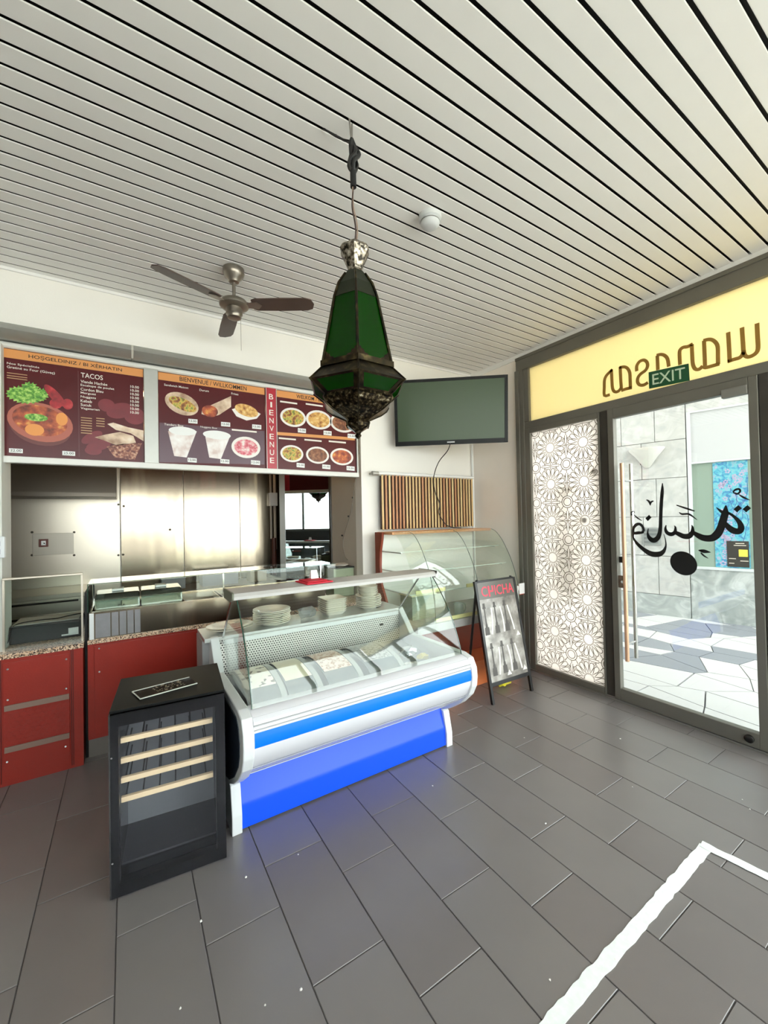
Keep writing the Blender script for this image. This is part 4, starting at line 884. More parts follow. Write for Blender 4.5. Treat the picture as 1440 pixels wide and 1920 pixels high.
b1.ell(76, 789, 52, 28, FOOD['stew'], 'stew', 2, q, rot=-.12); b1.ell(68, 783, 22, 7, FOOD['salad'], 'herbs', 3, q); b1.ell(65, 806, 18, 11, mat('potato_print', (232, 150, 70), .4), 'potato', 3, q); b1.ell(116, 786, 11, 12, mat('potato_print'), 'potato', 3, q)
for cx, cy, rx, ry in ((35, 738, 22, 14), (55, 732, 18, 15), (75, 740, 16, 12), (52, 748, 26, 9)): leafy(b1, cx, cy, rx, ry)
for cx, cy, rx, ry, r_ in ((103, 742, 26, 9, -.75), (105, 757, 12, 9, 0), (127, 758, 10, 10, 0)): b1.ell(cx, cy, rx, ry, FOOD['tom'], 'tomato', 2+cx/100, rot=r_)
b1.price(30, 845, '22.00', 26); b1.price(129, 850, '25.00', 24)
b1.text('TACOS', a4(607, 350), a4(772, 368), 9, TW)
wds = (250, 250, 170, 115, 115, 85, 82, 142)
for k, t_ in enumerate(TACOS):
    y_ = 390+k*29; b1.text(t_, a4(605, y_), a4(605+(200, 252, 170, 115, 115, 85, 82, 142)[k], y_+wds[k]*.12), 5.2, TW); b1.text('10.00', a4(978, 428+k*27.5), a4(1042, 436+k*27.5), 4.6, TW)
for k in range(7): b1.bar(a4(607, 655+k*19), a4(690, 665+k*19), 1.6, TG); 
for k in range(4): b1.bar(a4(722, 660+k*19), a4(785, 668+k*19), 1.6, TG)
for cx, cy, rx, ry, r_ in ((690, 800, 22, 9, .5), (740, 860, 24, 10, .3), (800, 560, 16, 12, 0), (900, 600, 26, 14, .3), (1010, 640, 20, 16, 0), (700, 900, 16, 8, 0)): b1.ell(*a4(cx, cy), rx, ry, mat('crimson_blur_print', (118, 24, 36), .4, var=.3, scale=12), 'red_pepper', .1+cx/1000+cy/3000, rot=r_)
b1.quad([a4(805, 700), a4(850, 690), a4(960, 725), a4(1082, 750), a4(1082, 830), a4(980, 770), a4(870, 745)], FOOD['bread'], 'flatbread', 2)
b1.quad([a4(710, 800), a4(790, 780), a4(900, 760), a4(1000, 790), a4(1020, 840), a4(880, 862), a4(770, 820)], FOOD['bread'], 'flatbread', 3)
b1.quad([a4(800, 870), a4(920, 850), a4(1065, 845), a4(1010, 970), a4(860, 950)], FOOD['grid'], 'grilled_wrap', 3)
# board 2
b2 = Board('maroon menu board with sandwich, wrap, fries and cup pictures', .23, 1.098)
c4 = lambda x_, y_: (280+x_/3.4286, 680+y_/3.4286)
header(b2, .23, 1.098, HZ0, HZ1); htext(b2, 'BIENVENUE / WILLKOMMEN', c4(195, 118), c4(625, 170))
b2.text('Sandwich Maison', c4(95, 148), c4(250, 166), 4, TW); b2.text('Durum', c4(322, 182), c4(382, 188), 4, TW); b2.text('Frites', c4(527, 205), c4(572, 212), 4, TW)
b2.text('Tenders Box', c4(95, 402), c4(220, 412), 4, TW); b2.text('Nuggets Box', c4(328, 420), c4(436, 430), 4, TW)
b2.bar(c4(530, 436), c4(690, 444), 3)
b2.ell(*c4(210, 265), 32, 20, FOOD['bread'], 'sandwich', 1, rot=-.25); b2.ell(*c4(215, 268), 27, 11, FOOD['mix'], 'filling', 2, rot=-.3)
b2.quad([c4(340, 300), c4(415, 265), c4(525, 215), c4(525, 285), c4(450, 335), c4(400, 350), c4(335, 330)], FOOD['bread'], 'wrap', 1); b2.ell(*c4(390, 312), 15, 11, FOOD['stew'], 'filling', 2)
b2.quad([c4(530, 300), c4(620, 270), c4(715, 330), c4(690, 360), c4(625, 372), c4(560, 345)], PLW, 'tray', 1); b2.ell(*c4(625, 308), 22, 11, FOOD['rice'], 'fries', 2, rot=-.2)
b2.quad([c4(65, 385), c4(740, 440), c4(740, 655), c4(65, 640)], mat('mauve_board_half', (92, 62, 74), .3, var=.15, scale=3), 'lower_field', .4)
for pts in ([c4(120, 440), c4(305, 440), c4(240, 610), c4(160, 600)], [c4(355, 450), c4(520, 470), c4(460, 620), c4(385, 610)]): b2.quad(pts, FOOD['cup'], 'cup', 1)
for cx, cy in ((215, 440), (435, 465)): b2.ell(*c4(cx, cy), 26, 8, WHITE, 'cup_filling', 2)
b2.ell(*c4(622, 545), 27, 20, PLW, 'dish', 1); b2.ell(*c4(622, 545), 22, 15, FOOD['pink'], 'rolls', 2)
for x_, y_ in ((280, 376), (490, 396), (690, 412), (275, 626), (485, 634), (682, 642)): b2.price(*c4(x_, y_), '12.00', 17)
# lettered strip
ls = thing('welcome_strip', 'narrow crimson strip lettered BIENVENUE between two menu boards', 'sign', (1.15, YB, 2.183))
B().box(1.102, 1.205, YB-.018, Y1-.002, 2.183, 2.936).done('panel', mat('crimson_strip', (176, 36, 52), .3), ls)
B().bars((1.102, 1.108, YB-.022, YB-.018, 2.183, 2.936), (1.199, 1.205, YB-.022, YB-.018, 2.183, 2.936)).done('edge', GA, ls)
for k, ch in enumerate('BIENVENUE'):
    z = 2.83-k*.0745; wl = .016 if ch == 'I' else .04; put_text(B(), ch, (1.153-wl/2, YB-.0185, z), (1, 0, 0), (0, 0, 1), wl, .05, ny).done('letter', TW, ls)
# board 3
b3 = Board('maroon menu board with six round plates of food', 1.209, 2.05)
header(b3, 1.209, 2.05, HZ0, HZ1); htext(b3, 'WELKOM / BENVENUTO', c4(945, 225), c4(1230, 262))
for i, (cx, cy, m) in enumerate(((925, 352, 'mix'), (1090, 368, 'rice'), (1245, 388, 'meat'), (917, 585, 'mix'), (1082, 595, 'meat'), (1238, 605, 'stew'))):
    r_ = 24 if i < 3 else 21.5; q = b3.ell(*c4(cx, cy), r_, r_*.74, PLW, 'dish', 1); b3.ell(*c4(cx, cy), r_*.83, r_*.58, FOOD[m], 'food', 2, q)
    b3.price(*c4(cx+55, cy+(84 if i < 3 else 74)), '15.00', 15); b3.bar(c4(cx-85, cy-98 if i < 3 else cy-95), c4(cx+25, cy-88 if i < 3 else cy-86), 3)
b3.quad([c4(818, 445), c4(1320, 482), c4(1320, 500), c4(818, 465)], ORG, 'band', 1)

# ================================================================== ceiling things
# lantern
LX, LY = .885, 1.6; A0 = math.atan2(-LY, -LX)
ln = thing('hanging_lantern', 'green glass Moroccan lantern in aged brass hanging over the chiller', 'lantern', (LX, LY, 2.06))
def hexpt(r, z, k): a = A0+math.radians(2)+k*math.pi/3; return Vector((LX+r*math.cos(a), LY+r*math.sin(a), z))
lev = [(.172, 2.358), (.107, 2.675), (.084, 2.742), (.05, 2.795), (.036, 2.815)]
cap = B()
for (ra_, za), (rb, zb) in zip(lev[1:], lev[2:]):
    for k in range(6): cap.face([hexpt(ra_, za, k), hexpt(ra_, za, k+1), hexpt(rb, zb, k+1), hexpt(rb, zb, k)])
bmesh.ops.remove_doubles(cap.bm, verts=cap.bm.verts, dist=1e-4); cap.done('cap', mat('dark_green_patina', (34, 40, 24), .4, metal=.5, var=.3, scale=14), ln)
for k in range(6):
    B().tube([hexpt(.174, 2.358, k), hexpt(.109, 2.675, k), hexpt(.086, 2.742, k), hexpt(.052, 2.795, k)], .006, 6).done('rib', BRONZE, ln, smooth=True)
    a, b_, c, d = hexpt(.170, 2.36, k), hexpt(.170, 2.36, k+1), hexpt(.105, 2.675, k+1), hexpt(.105, 2.675, k)
    n_ = (b_-a).cross(d-a).normalized()
    if n_.dot((a+b_)/2-Vector((LX, LY, 2.36))) < 0: n_ = -n_
    gl_ = B().slab([a, b_, c, d], -n_*.003).done('glass_pane', GREENGL, ln)
    # cusped arch trim at the foot of the pane
    def uv(u, v): return a.lerp(b_, u).lerp(d.lerp(c, u), v*.72)+n_*.001
    pts = [(0, 0), (1, 0), (1, .26), (.93, .24), (.9, .2), (.84, .19), (.8, .13), (.72, .12), (.66, .075), (.5, .055), (.34, .075), (.28, .12), (.2, .13), (.16, .19), (.1, .2), (.07, .24), (0, .26)]
    B().slab([uv(u, v) for u, v in pts], n_*.002).done('arch_trim', BRONZE, gl_)
b = B()
for ra_, za, rb, zb in ((.176, 2.352, .176, 2.375), ):
    for k in range(6): b.slab([hexpt(.168, za, k), hexpt(.168, za, k+1), hexpt(.182, za, k+1), hexpt(.182, za, k)], (0, 0, .024))
b.done('band', BRONZE, ln)
for k in range(6):   # flared skirt: glazed upper row, brass lower row
    for (ra_, za), (rb, zb), nm in (((.172, 2.352), (.232, 2.292), 'upper'), ((.232, 2.292), (.165, 2.238), 'lower')):
        a, b_, c, d = hexpt(ra_, za, k), hexpt(ra_, za, k+1), hexpt(rb, zb, k+1), hexpt(rb, zb, k); ct_ = (a+b_+c+d)/4
        n_ = (b_-a).cross(d-a).normalized(); n_ = n_ if n_.dot(ct_-Vector((LX, LY, ct_.z))) > 0 else -n_
        B().slab([a, b_, c, d], -n_*.003).done('skirt_panel', BRONZE if nm == 'upper' else BRONZE, ln) if nm == 'upper' else None
        if nm == 'lower':
            fr_ = B()
            ins = [ct_+(p-ct_)*.76 for p in (a, b_, c, d)]
            for i in range(4):
                o_ = (a, b_, c, d); fr_.slab([o_[i], o_[(i+1) % 4], ins[(i+1) % 4], ins[i]], -n_*.004)
            f_ = fr_.done('skirt_frame', BRONZE, ln); B().slab([p-n_*.001 for p in ins], -n_*.002).done('glass_pane', GREENGL, f_)
    B().tube([hexpt(.174, 2.352, k), hexpt(.234, 2.292, k), hexpt(.167, 2.238, k)], .004, 6).done('rib', BRONZE, ln, smooth=True)
lo = [(.165, 2.240), (.172, 2.222), (.160, 2.203), (.128, 2.180), (.092, 2.163), (.062, 2.148), (.050, 2.138), (.058, 2.126), (.052, 2.112), (.03, 2.098), (.016, 2.088), (.012, 2.080), (.017, 2.073), (.012, 2.066), (.002, 2.058)]
b = B()
for (ra_, za), (rb, zb) in zip(lo, lo[1:]):
    for k in range(6): b.face([hexpt(ra_, za, k), hexpt(ra_, za, k+1), hexpt(rb, zb, k+1), hexpt(rb, zb, k)])
bmesh.ops.remove_doubles(b.bm, verts=b.bm.verts, dist=1e-4); b.done('pierced_bowl', ramp_mat('pierced_brass', [(.36, (10, 8, 5)), (.48, (44, 34, 22)), (.6, (96, 84, 60)), (.78, (190, 184, 165))], 70, .3, metal=.85), ln)
for k in range(6): B().tube([hexpt(r_+.001, z, k) for r_, z in lo[:9]], .0035, 5).done('rib', BRONZE, ln, smooth=True)
B().lathe([(.036, 2.808), (.031, 2.824), (.044, 2.86), (.06, 2.895), (.067, 2.91), (.058, 2.927), (.03, 2.938), (.008, 2.94)], (LX, LY, 0), 24, amp=lambda k: 1+.07*math.cos(k*math.pi/2)).done('crown', ramp_mat('pierced_silver', [(.38, (40, 36, 30)), (.5, (130, 120, 104)), (.7, (220, 214, 200))], 60, .35, metal=.85), ln, smooth=True, angle=25)
cord = B().tube(catmull([(LX, LY, 2.94), (LX+.006, LY-.004, 3.0), (LX+.004, LY, 3.05), (LX-.008, LY, 3.11), (LX-.004, LY, 3.17), (LX, LY, 3.22)], 5), .0035, 6).done('cord', mat('brown_cord', (70, 52, 46), .6), ln, smooth=True)
B().tube(catmull([(LX+.004, LY, 2.94), (LX+.014, LY-.006, 3.0), (LX+.012, LY, 3.06), (LX-.002, LY, 3.12), (LX-.004, LY, 3.22)], 5), .003, 6).done('cord', mat('pale_cord', (150, 128, 112), .6), ln, smooth=True)
B().tube([(LX, LY, 3.205), (LX, LY, 3.29)], .014, 10).done('cable_joint', BLACK, ln, smooth=True)
b = B()
rr = random.Random(5)
for k in range(5):
    ph = k*1.1; b.tube(catmull([(LX+.004, LY, 3.27), (LX+.02*math.cos(ph), LY+.02*math.sin(ph), 3.31), (LX+.012+.02*math.cos(ph+1), LY+.02*math.sin(ph+1), 3.355), (LX+.01*math.cos(ph+2), LY, 3.40), (LX-.004, LY, 3.425)], 4), .009, 7)
b.done('taped_wires', CABLE, ln, smooth=True)
WC_ = mat('grey_wire_end', (120, 116, 110), .5)
for px, py, m in ((655, 222, WC_), (660, 232, WC_), (605, 240, CABLE), (628, 252, CABLE)):
    e_ = at(px, py, 'z', ZC+.004); B().tube(catmull([(LX-.004, LY, 3.415), Vector((LX-.004, LY, 3.415)).lerp(e_, .45)+Vector((0, 0, -.012)), e_], 5), .004, 6).done('loose_wire', m, ln, smooth=True)
b = B().tube([hexpt(.001, 2.06, 0), (LX+.002, LY, 1.99)], .0012, 5); b.done('tassel_thread', BRONZE, ln)
# ceiling fan
FX, FY = .672, 3.023
fn = thing('ceiling_fan', 'three-bladed brushed metal ceiling fan with brown blades', 'fan', (FX, FY, 3.12))
FM = mat('brushed_nickel', (150, 142, 132), .32, metal=.9)
B().lathe([(.074, ZC-.001), (.075, ZC-.03), (.066, ZC-.055), (.045, ZC-.075), (.035, ZC-.095), (.018, ZC-.10)], (FX, FY, 0), 24).done('ceiling_cup', FM, fn, smooth=True)
B().tube([(FX, FY, 3.3), (FX, FY, 3.43)], .012, 12).done('rod', FM, fn, smooth=True)
B().lathe([(.02, 3.31), (.05, 3.305), (.088, 3.285), (.102, 3.262), (.1, 3.248), (.085, 3.236), (.05, 3.232), (.0, 3.23)], (FX, FY, 0), 32).done('motor', FM, fn, smooth=True)
B().lathe([(.056, 3.235), (.058, 3.19), (.05, 3.182), (.048, 3.165), (.03, 3.155), (0, 3.154)], (FX, FY, 0), 28).done('switch_cup', FM, fn, smooth=True)
B().tube([(FX+.04, FY-.02, 2.93), (FX+.04, FY-.02, 3.17)], .0015, 5).done('pull_chain', FM, fn)
bladem = mat('dark_brown_blade', (84, 68, 62), .35, var=.12, scale=6)
for ang, m in ((203, bladem), (329, bladem), (85, bladem)):
    M_ = Matrix.Translation((FX, FY, 3.258)) @ Matrix.Rotation(math.radians(ang), 4, 'Z') @ Matrix.Rotation(math.radians(-13), 4, 'X')
    pts = [(.13, -.045), (.16, -.058), (.35, -.062), (.52, -.06), (.56, -.045), (.575, 0), (.56, .045), (.52, .06), (.35, .062), (.16, .058), (.13, .045)]
    bl = B().slab([M_ @ Vector((x_, y_, 0)) for x_, y_ in pts], M_.to_3x3() @ Vector((0, 0, .008))).done('blade', m, fn, bevel=.002)
    B().slab([M_ @ Vector(p) for p in ((.07, -.02, -.002), (.17, -.035, -.002), (.2, 0, -.002), (.17, .035, -.002), (.07, .02, -.002))], M_.to_3x3() @ Vector((0, 0, -.005))).done('blade_bracket', FM, bl)
# smoke detector
q = at(806, 405, 'z', ZC)
sm = thing('smoke_detector', 'round white smoke detector on the plank ceiling', 'smoke detector', (q.x, q.y, ZC-.075))
B().lathe([(.068, ZC), (.068, ZC-.025), (.06, ZC-.03)], (q.x, q.y, 0), 28).done('base', WHITEP, sm, smooth=True)
B().lathe([(.056, ZC-.03), (.058, ZC-.05), (.045, ZC-.066), (.03, ZC-.07), (0, ZC-.072)], (q.x, q.y, 0), 28).done('chamber', WHITEP, sm, smooth=True)
B().lathe([(.0575, ZC-.035), (.0585, ZC-.038), (.0575, ZC-.042)], (q.x, q.y, 0), 28).done('vent_slot', mat('grey_slot', (120, 120, 118), .6), sm)
# exit sign
ex = thing('exit_sign', 'dark green EXIT plate above the glass door', 'exit sign', (3.74, 1.55, 2.74))
XE = XF0+.004
pE = [at(1216, 698, 'x', XE), at(1291, 681.5, 'x', XE), at(1293, 713.5, 'x', XE), at(1217, 729, 'x', XE)]
B().slab(pE, (.003, 0, 0)).done('plate', mat('exit_green', (18, 78, 44), .4), ex)
ue = (pE[0]-pE[3]).normalized(); re = (pE[2]-pE[3]).normalized(); o_ = pE[3]+re*.028+ue*.026
put_text(B(), 'EXIT', o_, re, ue, (pE[2]-pE[3]).length-.056, (pE[0]-pE[3]).length-.052, nx, .0008).done('lettering', mat('pale_green_letters', (196, 214, 186), .5), ex)

# ================================================================== television corner
tx, ty, tz, tyaw, tt = 2.944, 3.275, 2.8305, .67139, .11925
tv = thing('television', 'large flat black television tilted down in the corner', 'television', (tx, ty, tz), -tyaw)
TM = Matrix.Rotation(tt, 4, 'X')
def tvbox(bm_, *bs):
    n = len(bm_.bm.verts); bm_.bars(*bs); bm_.bm.verts.ensure_lookup_table()
    for v in bm_.bm.verts[n:]: v.co = TM @ v.co
    return bm_
w2_, h2_ = .6, .35
tvbox(B(), (-w2_, -w2_+.032, -.006, .03, -h2_, h2_), (w2_-.032, w2_, -.006, .03, -h2_, h2_), (-w2_+.032, w2_-.032, -.006, .03, h2_-.03, h2_), (-w2_+.032, w2_-.032, -.006, .03, -h2_, -h2_+.048)).done('bezel', mat('black_bezel', (10, 10, 11), .45, spec=.25), tv, local=True)
tvbox(B(), (-w2_+.03, w2_-.03, 0, .012, -h2_+.046, h2_-.028)).done('screen', mat('dark_green_screen', (66, 82, 58), .3, spec=.3), tv, local=True, label='blank greenish screen')
tvbox(B(), (-w2_+.02, w2_-.02, .012, .06, -h2_+.02, h2_-.02)).done('back_cover', BLACK, tv, local=True)
tvbox(B(), (-.04, .04, -.0075, -.006, -h2_+.018, -h2_+.03)).done('badge', mat('silver_badge', (190, 190, 190), .3), tv, local=True)
tvbox(B(), (-.15, .15, .06, .075, -.15, .15), (-.03, .03, .075, .5, -.03, .03)).done('wall_bracket', BLACK, tv, local=True)
tag(B().tube(catmull([(2.955, 3.30, 2.49), (2.965, 3.36, 2.42), (2.96, 3.5, 2.32), (2.99, 3.62, 2.2), (3.03, 3.688, 2.1), (3.06, 3.69, 1.98), (3.12, 3.69, 1.85), (3.1, 3.69, 1.75), (3.17, 3.66, 1.62), (3.26, 3.64, 1.575), (3.4, 3.64, 1.566)], 6), .005, 6).done('television_cable', CABLE, None, smooth=True), 'black television cable dangling over the radiator', 'cable')
# radiator
rd = thing('radiator', 'wood-toned column radiator on the back wall under the television', 'radiator', (3.0, 3.72, 1.57))
TANS = [mat('tan_column_%d' % i, c, .5, var=.08, scale=14, stretch=(6, 6, 1)) for i, c in enumerate(((222, 186, 132), (208, 164, 114), (228, 200, 146), (198, 142, 100)))]
DKB = mat('column_shade_brown', (58, 30, 20), .6)
x = 2.325
for k in range(30):
    B().box(x, x+.023, 3.700, 3.716, 1.575, 2.168).done('column', TANS[random.choice((0, 0, 1, 2, 2, 3))], rd, bevel=.006)
    x += .0456
B().box(2.33, 3.68, 3.717, 3.75, 1.58, 2.16).done('shade_backing', DKB, rd)  # dark sheet paints the shaded column sides between the tan fronts
B().tube([(2.29, 3.712, 2.186), (3.69, 3.712, 2.186)], .018, 12).done('top_pipe', WHITE, rd, smooth=True)
v_ = B().tube([(2.215, 3.715, 2.183), (2.29, 3.715, 2.183)], .022, 12).done('valve', mat('valve_grey', (170, 166, 158), .4, metal=.4), rd, smooth=True); B().tube([(2.235, 3.715, 2.183), (2.235, 3.796, 2.183)], .012, 10).done('feed_pipe', mat('valve_grey'), v_, smooth=True)
for xx in (2.6, 3.4): B().box(xx, xx+.03, 3.75, 3.796, 2.0, 2.04).done('wall_bracket', WHITE, rd)
tag(B().tube([(3.745, 3.775, 0), (3.745, 3.775, 2.62)], .016, 10).done('corner_pipe', WHITE, None, smooth=True), 'thin white vertical pipe in the corner beside the radiator', 'pipe')
# switch box on the column
sw = thing('switch_box', 'white switch box with two dark rockers on the column', 'switch', (-.7, 3.67, 1.48))
B().box(-.82, -.684, 3.635, 3.68, 1.487, 1.63).done('box', WHITEP, sw, bevel=.006)
for z in (1.512, 1.565): B().box(-.80, -.705, 3.63, 3.636, z, z+.034).done('rocker', mat('dark_rocker', (74, 70, 68), .4), sw, bevel=.002)

# ================================================================== pastry case
pc = thing('pastry_case', 'orange wood pastry case with curved glass under the radiator', 'display case', (2.9, 3.4, 0))
WD = mat('red_brown_wood', (138, 58, 34), .4, var=.12, scale=8, stretch=(8, 8, 1)); WO = mat('orange_wood', (240, 138, 84), .35, var=.08, scale=6, stretch=(1, 8, 8))
WT = mat('pale_orange_top', (232, 172, 122), .35, var=.06, scale=6, stretch=(1, 8, 8))
PL, PR = 2.2, 3.62
B().prism([(3.66, 0), (3.66, 1.555), (3.52, 1.555), (3.53, 1.48), (3.565, 1.36), (3.575, 1.2), (3.555, 1.02), (3.45, .82), (3.30, .70), (3.05, .63), (2.99, .6), (2.99, 0)], 'x', PL, PL+.028).done('side_panel', WD, pc, bevel=.003)
B().prism([(3.66, 0), (3.66, .66), (2.99, .62), (2.99, 0)], 'x', PR-.028, PR).done('side_panel', WD, pc, bevel=.003)
B().box(PL+.028, PR, 3.37, 3.66, 1.532, 1.558).done('top_board', WT, pc, bevel=.004)
B().box(PL+.028, PR-.028, 3.645, 3.66, .66, 1.532).done('back_panel', mat('pale_green_white', (242, 243, 234), .35), pc)
B().box(PL+.028, PR-.028, 2.98, 3.645, .625, .70).done('display_deck', MARBLE, pc, bevel=.004)
B().box(PL+.028, PR-.028, 3.28, 3.3, .24, .625).done('recess_panel', WD, pc)
B().box(PL+.028, PR-.028, 2.99, 3.64, .0, .24).done('plinth', WO, pc, bevel=.003)
cg = [(3.37, 1.552), (3.30, 1.525), (3.215, 1.44), (3.15, 1.34), (3.093, 1.235), (3.04, 1.10), (3.008, .97), (2.99, .84), (2.984, .702)]
cg = [(v.x, v.y) for v in catmull([Vector((a, z, 0)) for a, z in cg], 3)]
PG = glass('pastry_glass', (252, 254, 252), .04)
for xa, xb in ((PL+.03, 2.44), (2.444, 3.03), (3.034, PR-.004)):
    g2 = B().sheet(cg, 'x', xa, xb, -.005).done('front_glass', PG, pc, smooth=True)
    B().tube([(xb, a-.003, z) for a, z in cg], .003, 5).done('glass_edge', mat('dark_glass_edge', (74, 86, 78), .3), g2, smooth=True)
B().slab([(PR-.008, a, z) for a, z in cg]+[(PR-.008, 3.645, .702), (PR-.008, 3.645, 1.53)], (.005, 0, 0)).done('side_glass', PG, pc)
YS = mat('pale_yellow_strip', (240, 234, 170), .4)
for z, yf in ((1.36, 3.25), (1.17, 3.15), (.97, 3.1)):
    s_ = B().box(PL+.03, PR-.012, yf, 3.64, z, z+.007).done('glass_shelf', PG, pc); B().box(PL+.03, PR-.012, yf-.003, yf, z, z+.007).done('shelf_edge', mat('pale_shelf_edge', (206, 220, 208), .3), s_)
    for xx in (PL+.06, PR-.06): B().box(xx, xx+.012, yf+.02, 3.64, z-.012, z).done('shelf_bracket', ALU, s_)
for xa, xb, y_, z in ((2.95, 3.5, 3.092, .972), (2.3, 2.66, 3.092, .972), (2.45, 3.0, 3.0, .705)): B().box(xa, xb, y_, y_+.008, z, z+.035).done('price_strip', YS, pc)
b = B().box(PR, PR+.085, 2.99, 3.03, .83, .93); b.done('corner_block', mat('red_block', (170, 60, 34), .4), pc)
B().box(PR+.002, PR+.087, 2.982, 2.99, .84, .955).done('white_tab', WHITE, pc); B().box(PR-.02, PR, 2.99, 3.03, .60, .93).done('corner_post', WHITE, pc)
mg = thing('glass_mug', 'clear glass mug standing on the pastry case deck', 'mug', (2.86, 3.12, .701))
B().lathe([(0, 0), (.042, 0), (.045, .01), (.048, .12), (.044, .12), (.041, .014), (0, .012)], (2.86, 3.12, .701), 24).done('cup', film('frosted_mug_glass', (244, 250, 247), .6, .15, .6), mg, smooth=True)
B().tube(catmull([(2.907, 3.12, .80), (2.94, 3.12, .80), (2.95, 3.12, .765), (2.935, 3.12, .73), (2.906, 3.12, .73)], 5), .006, 8).done('handle', film('frosted_mug_glass', (222, 232, 226)), mg, smooth=True)
bx_ = thing('grey_box', 'grey-green cardboard box inside the pastry case', 'box', (2.45, 3.3, .701))
B().box(2.33, 2.62, 3.2, 3.4, .701, .93).done('carton', mat('grey_green_card', (138, 146, 128), .7, var=.06), bx_, bevel=.002); B().box(2.32, 2.63, 3.19, 3.41, .93, .95).done('lid', mat('pale_card', (226, 222, 176), .6), bx_, bevel=.002)

# ================================================================== pavement sign
af = thing('pavement_sign', 'black A-frame board headed CHICHA with a grey hookah poster', 'A-frame sign', (3.03, 2.7, 0))
TILT = math.atan2(.2, 1.095); Mf = Matrix.Translation((3.035, 2.6, 0)) @ Matrix.Rotation(math.radians(-1), 4, 'Z') @ Matrix.Rotation(-TILT, 4, 'X')
def afb(*bs):
    b = B(); b.bars(*bs); b.bm.verts.ensure_lookup_table()
    for v in b.bm.verts: v.co = Mf @ v.co
    return b
BKP = mat('black_coated_metal', (18, 17, 17), .35)
HW = .262
for s_ in (-1, 1): afb((s_*HW-.014, s_*HW+.014, -.012, .016, .003, 1.1)).done('leg', BKP, af, bevel=.003)
afb((-HW+.014, HW-.014, -.01, .014, .15, .185)).done('bottom_bar', BKP, af, bevel=.003); afb((-HW+.014, HW-.014, -.01, .014, 1.085, 1.105)).done('top_bar', BKP, af, bevel=.003)
hp_ = afb((-HW+.014, HW-.014, -.006, .006, .925, 1.085)).done('header', mat('dark_grey_header', (96, 93, 86), .3), af)
po = afb((-HW+.014, HW-.014, -.004, .004, .185, .925)).done('poster', ramp_mat('grey_smoke_print', [(.3, (104, 99, 93)), (.5, (148, 143, 136)), (.7, (198, 193, 186))], 7, .25), af, label='grey photo poster of six hookahs')
PK = mat('pink_red_letters', (236, 70, 90), .5)
R3 = Mf.to_3x3(); rv, uvv, nv = R3 @ Vector((1, 0, 0)), R3 @ Vector((0, 0, 1)), R3 @ Vector((0, -1, 0))
put_text(B(), 'C', Mf @ Vector((-.205, -.0065, .95)), rv, uvv, .075, .095, nv).done('letter', PK, hp_)
b = B()   # second letter, half peeled off
b.slab([Mf @ Vector(p) for p in ((-.115, -.0065, .945), (-.095, -.0065, .945), (-.095, -.0065, 1.045), (-.115, -.0065, 1.045))], nv*.0006); b.slab([Mf @ Vector(p) for p in ((-.095, -.0065, .985), (-.065, -.0065, .985), (-.065, -.0065, 1.0), (-.095, -.0065, 1.0))], nv*.0006); b.slab([Mf @ Vector(p) for p in ((-.065, -.0065, .985), (-.047, -.0065, .985), (-.047, -.0065, 1.045), (-.065, -.0065, 1.045))], nv*.0006)
b.done('letter', PK, hp_, label='half-peeled letter H')
put_text(B(), 'ICHA', Mf @ Vector((-.03, -.0065, .95)), rv, uvv, .26, .095, nv).done('letter', PK, hp_)
LT_ = mat('pale_hose_print', (226, 222, 214), .5); DKP = mat('dark_hookah_print', (78, 74, 70), .5)
for r_ in range(2):
    for k in range(3):
        cx, cz = -.145+k*.135+r_*.02, (.60, .235)[r_]
        b = B().ribbon([Mf @ Vector((cx+.035*math.sin(z*7+k), -.0045, cz+z)) for z in [i*.03 for i in range(9)]], .018, nv, .0006); b.done('hose', LT_, po)
        b = B()
        for w_, z0, z1 in ((.06, 0, .07), (.03, .07, .1), (.018, .1, .24), (.045, .24, .255), (.03, .255, .29)):
            b.slab([Mf @ Vector(p) for p in ((cx-.055-w_/2, -.0042, cz+z0), (cx-.055+w_/2, -.0042, cz+z0), (cx-.055+w_/2*.9, -.0042, cz+z1), (cx-.055-w_/2*.9, -.0042, cz+z1))], nv*.0005)
        b.done('hookah', DKP, po)
for px_, pz_ in ((.2, .54), (.215, .215), (.0, .21)):
    B().slab([Mf @ Vector(p) for p in ((px_-.03, -.0045, pz_), (px_+.03, -.0045, pz_), (px_, -.0045, pz_+.045))], nv*.0006).done('torn_patch', LT_, po)
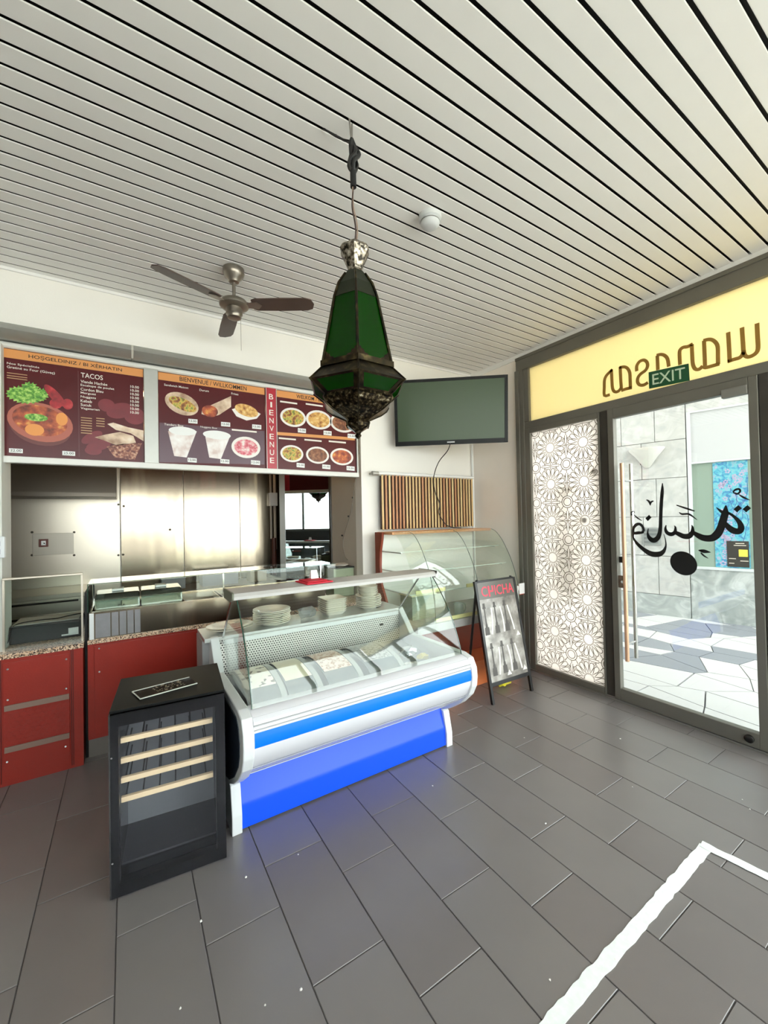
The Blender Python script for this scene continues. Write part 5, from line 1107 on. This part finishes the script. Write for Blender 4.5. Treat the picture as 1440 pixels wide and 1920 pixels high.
B().tube([(2.80, 2.80, 1.095), (2.80, 2.965, .006)], .012, 8).done('rear_leg', BKP, af); B().tube([(3.27, 2.80, 1.095), (3.27, 2.965, .006)], .012, 8).done('rear_leg', BKP, af)
crumple('yellow_bag', (3.17, 2.84, 0), (.085, .05, .03), mat('yellow_plastic', (226, 214, 60), .4), 12, 'crumpled yellow packet on the floor under the A-frame sign', 'packet', .3)

# ================================================================== floor tape and crumbs
TPE = mat('worn_white_tape', (226, 232, 228), .6, var=.12, scale=40, bump=.1, bscale=90)
def tape(p0, p1, wd, lab, seed):
    r_ = random.Random(seed); p0, p1 = Vector(p0), Vector(p1); d = (p1-p0); n = int(d.length/.03); s_ = Vector((-d.y, d.x, 0)).normalized()
    A = [p0+d*(i/n)+s_*(wd/2+r_.uniform(-.004, .003)) for i in range(n+1)]; Z = [p0+d*(i/n)-s_*(wd/2+r_.uniform(-.003, .003)) for i in range(n+1)]
    b = B()
    for i in range(n): b.slab([A[i], A[i+1], Z[i+1], Z[i]], (0, 0, .0016))
    bmesh.ops.remove_doubles(b.bm, verts=b.bm.verts, dist=1e-5); tag(b.done('floor_tape', TPE), lab, 'tape')
tape((.9, .884, .0012), (2.47, .908, .0012), .052, 'long worn white tape strip across the floor tiles', 1)
tape((2.468, .93, .0026), (2.63, -.4, .0026), .05, 'white tape strip turning off towards the door wall at the corner', 2)
CR = mat('white_crumb', (236, 234, 228), .8)
for i, (px, py) in enumerate(((461, 1646), (559, 1603), (565, 1857), (338, 1892), (497, 1886), (377, 1728), (1163, 1386), (1186, 1476), (1392, 1500), (1406, 1518), (1023, 1545), (811, 1474), (983, 1384), (1154, 1800), (1031, 1838))):
    q = at(px, py, 'z', 0); r_ = random.Random(i); s_ = r_.uniform(.004, .007); b = B(); bmesh.ops.create_icosphere(b.bm, subdivisions=1, radius=1)
    for v in b.bm.verts: k = s_*r_.uniform(.6, 1.2); v.co = Vector((v.co.x*k+q.x, v.co.y*k+q.y, v.co.z*k*.6+s_*.5))
    tag(b.done('crumb', CR), 'tiny white crumb lying on the grey floor tiles', 'crumb', 'crumbs on the floor')
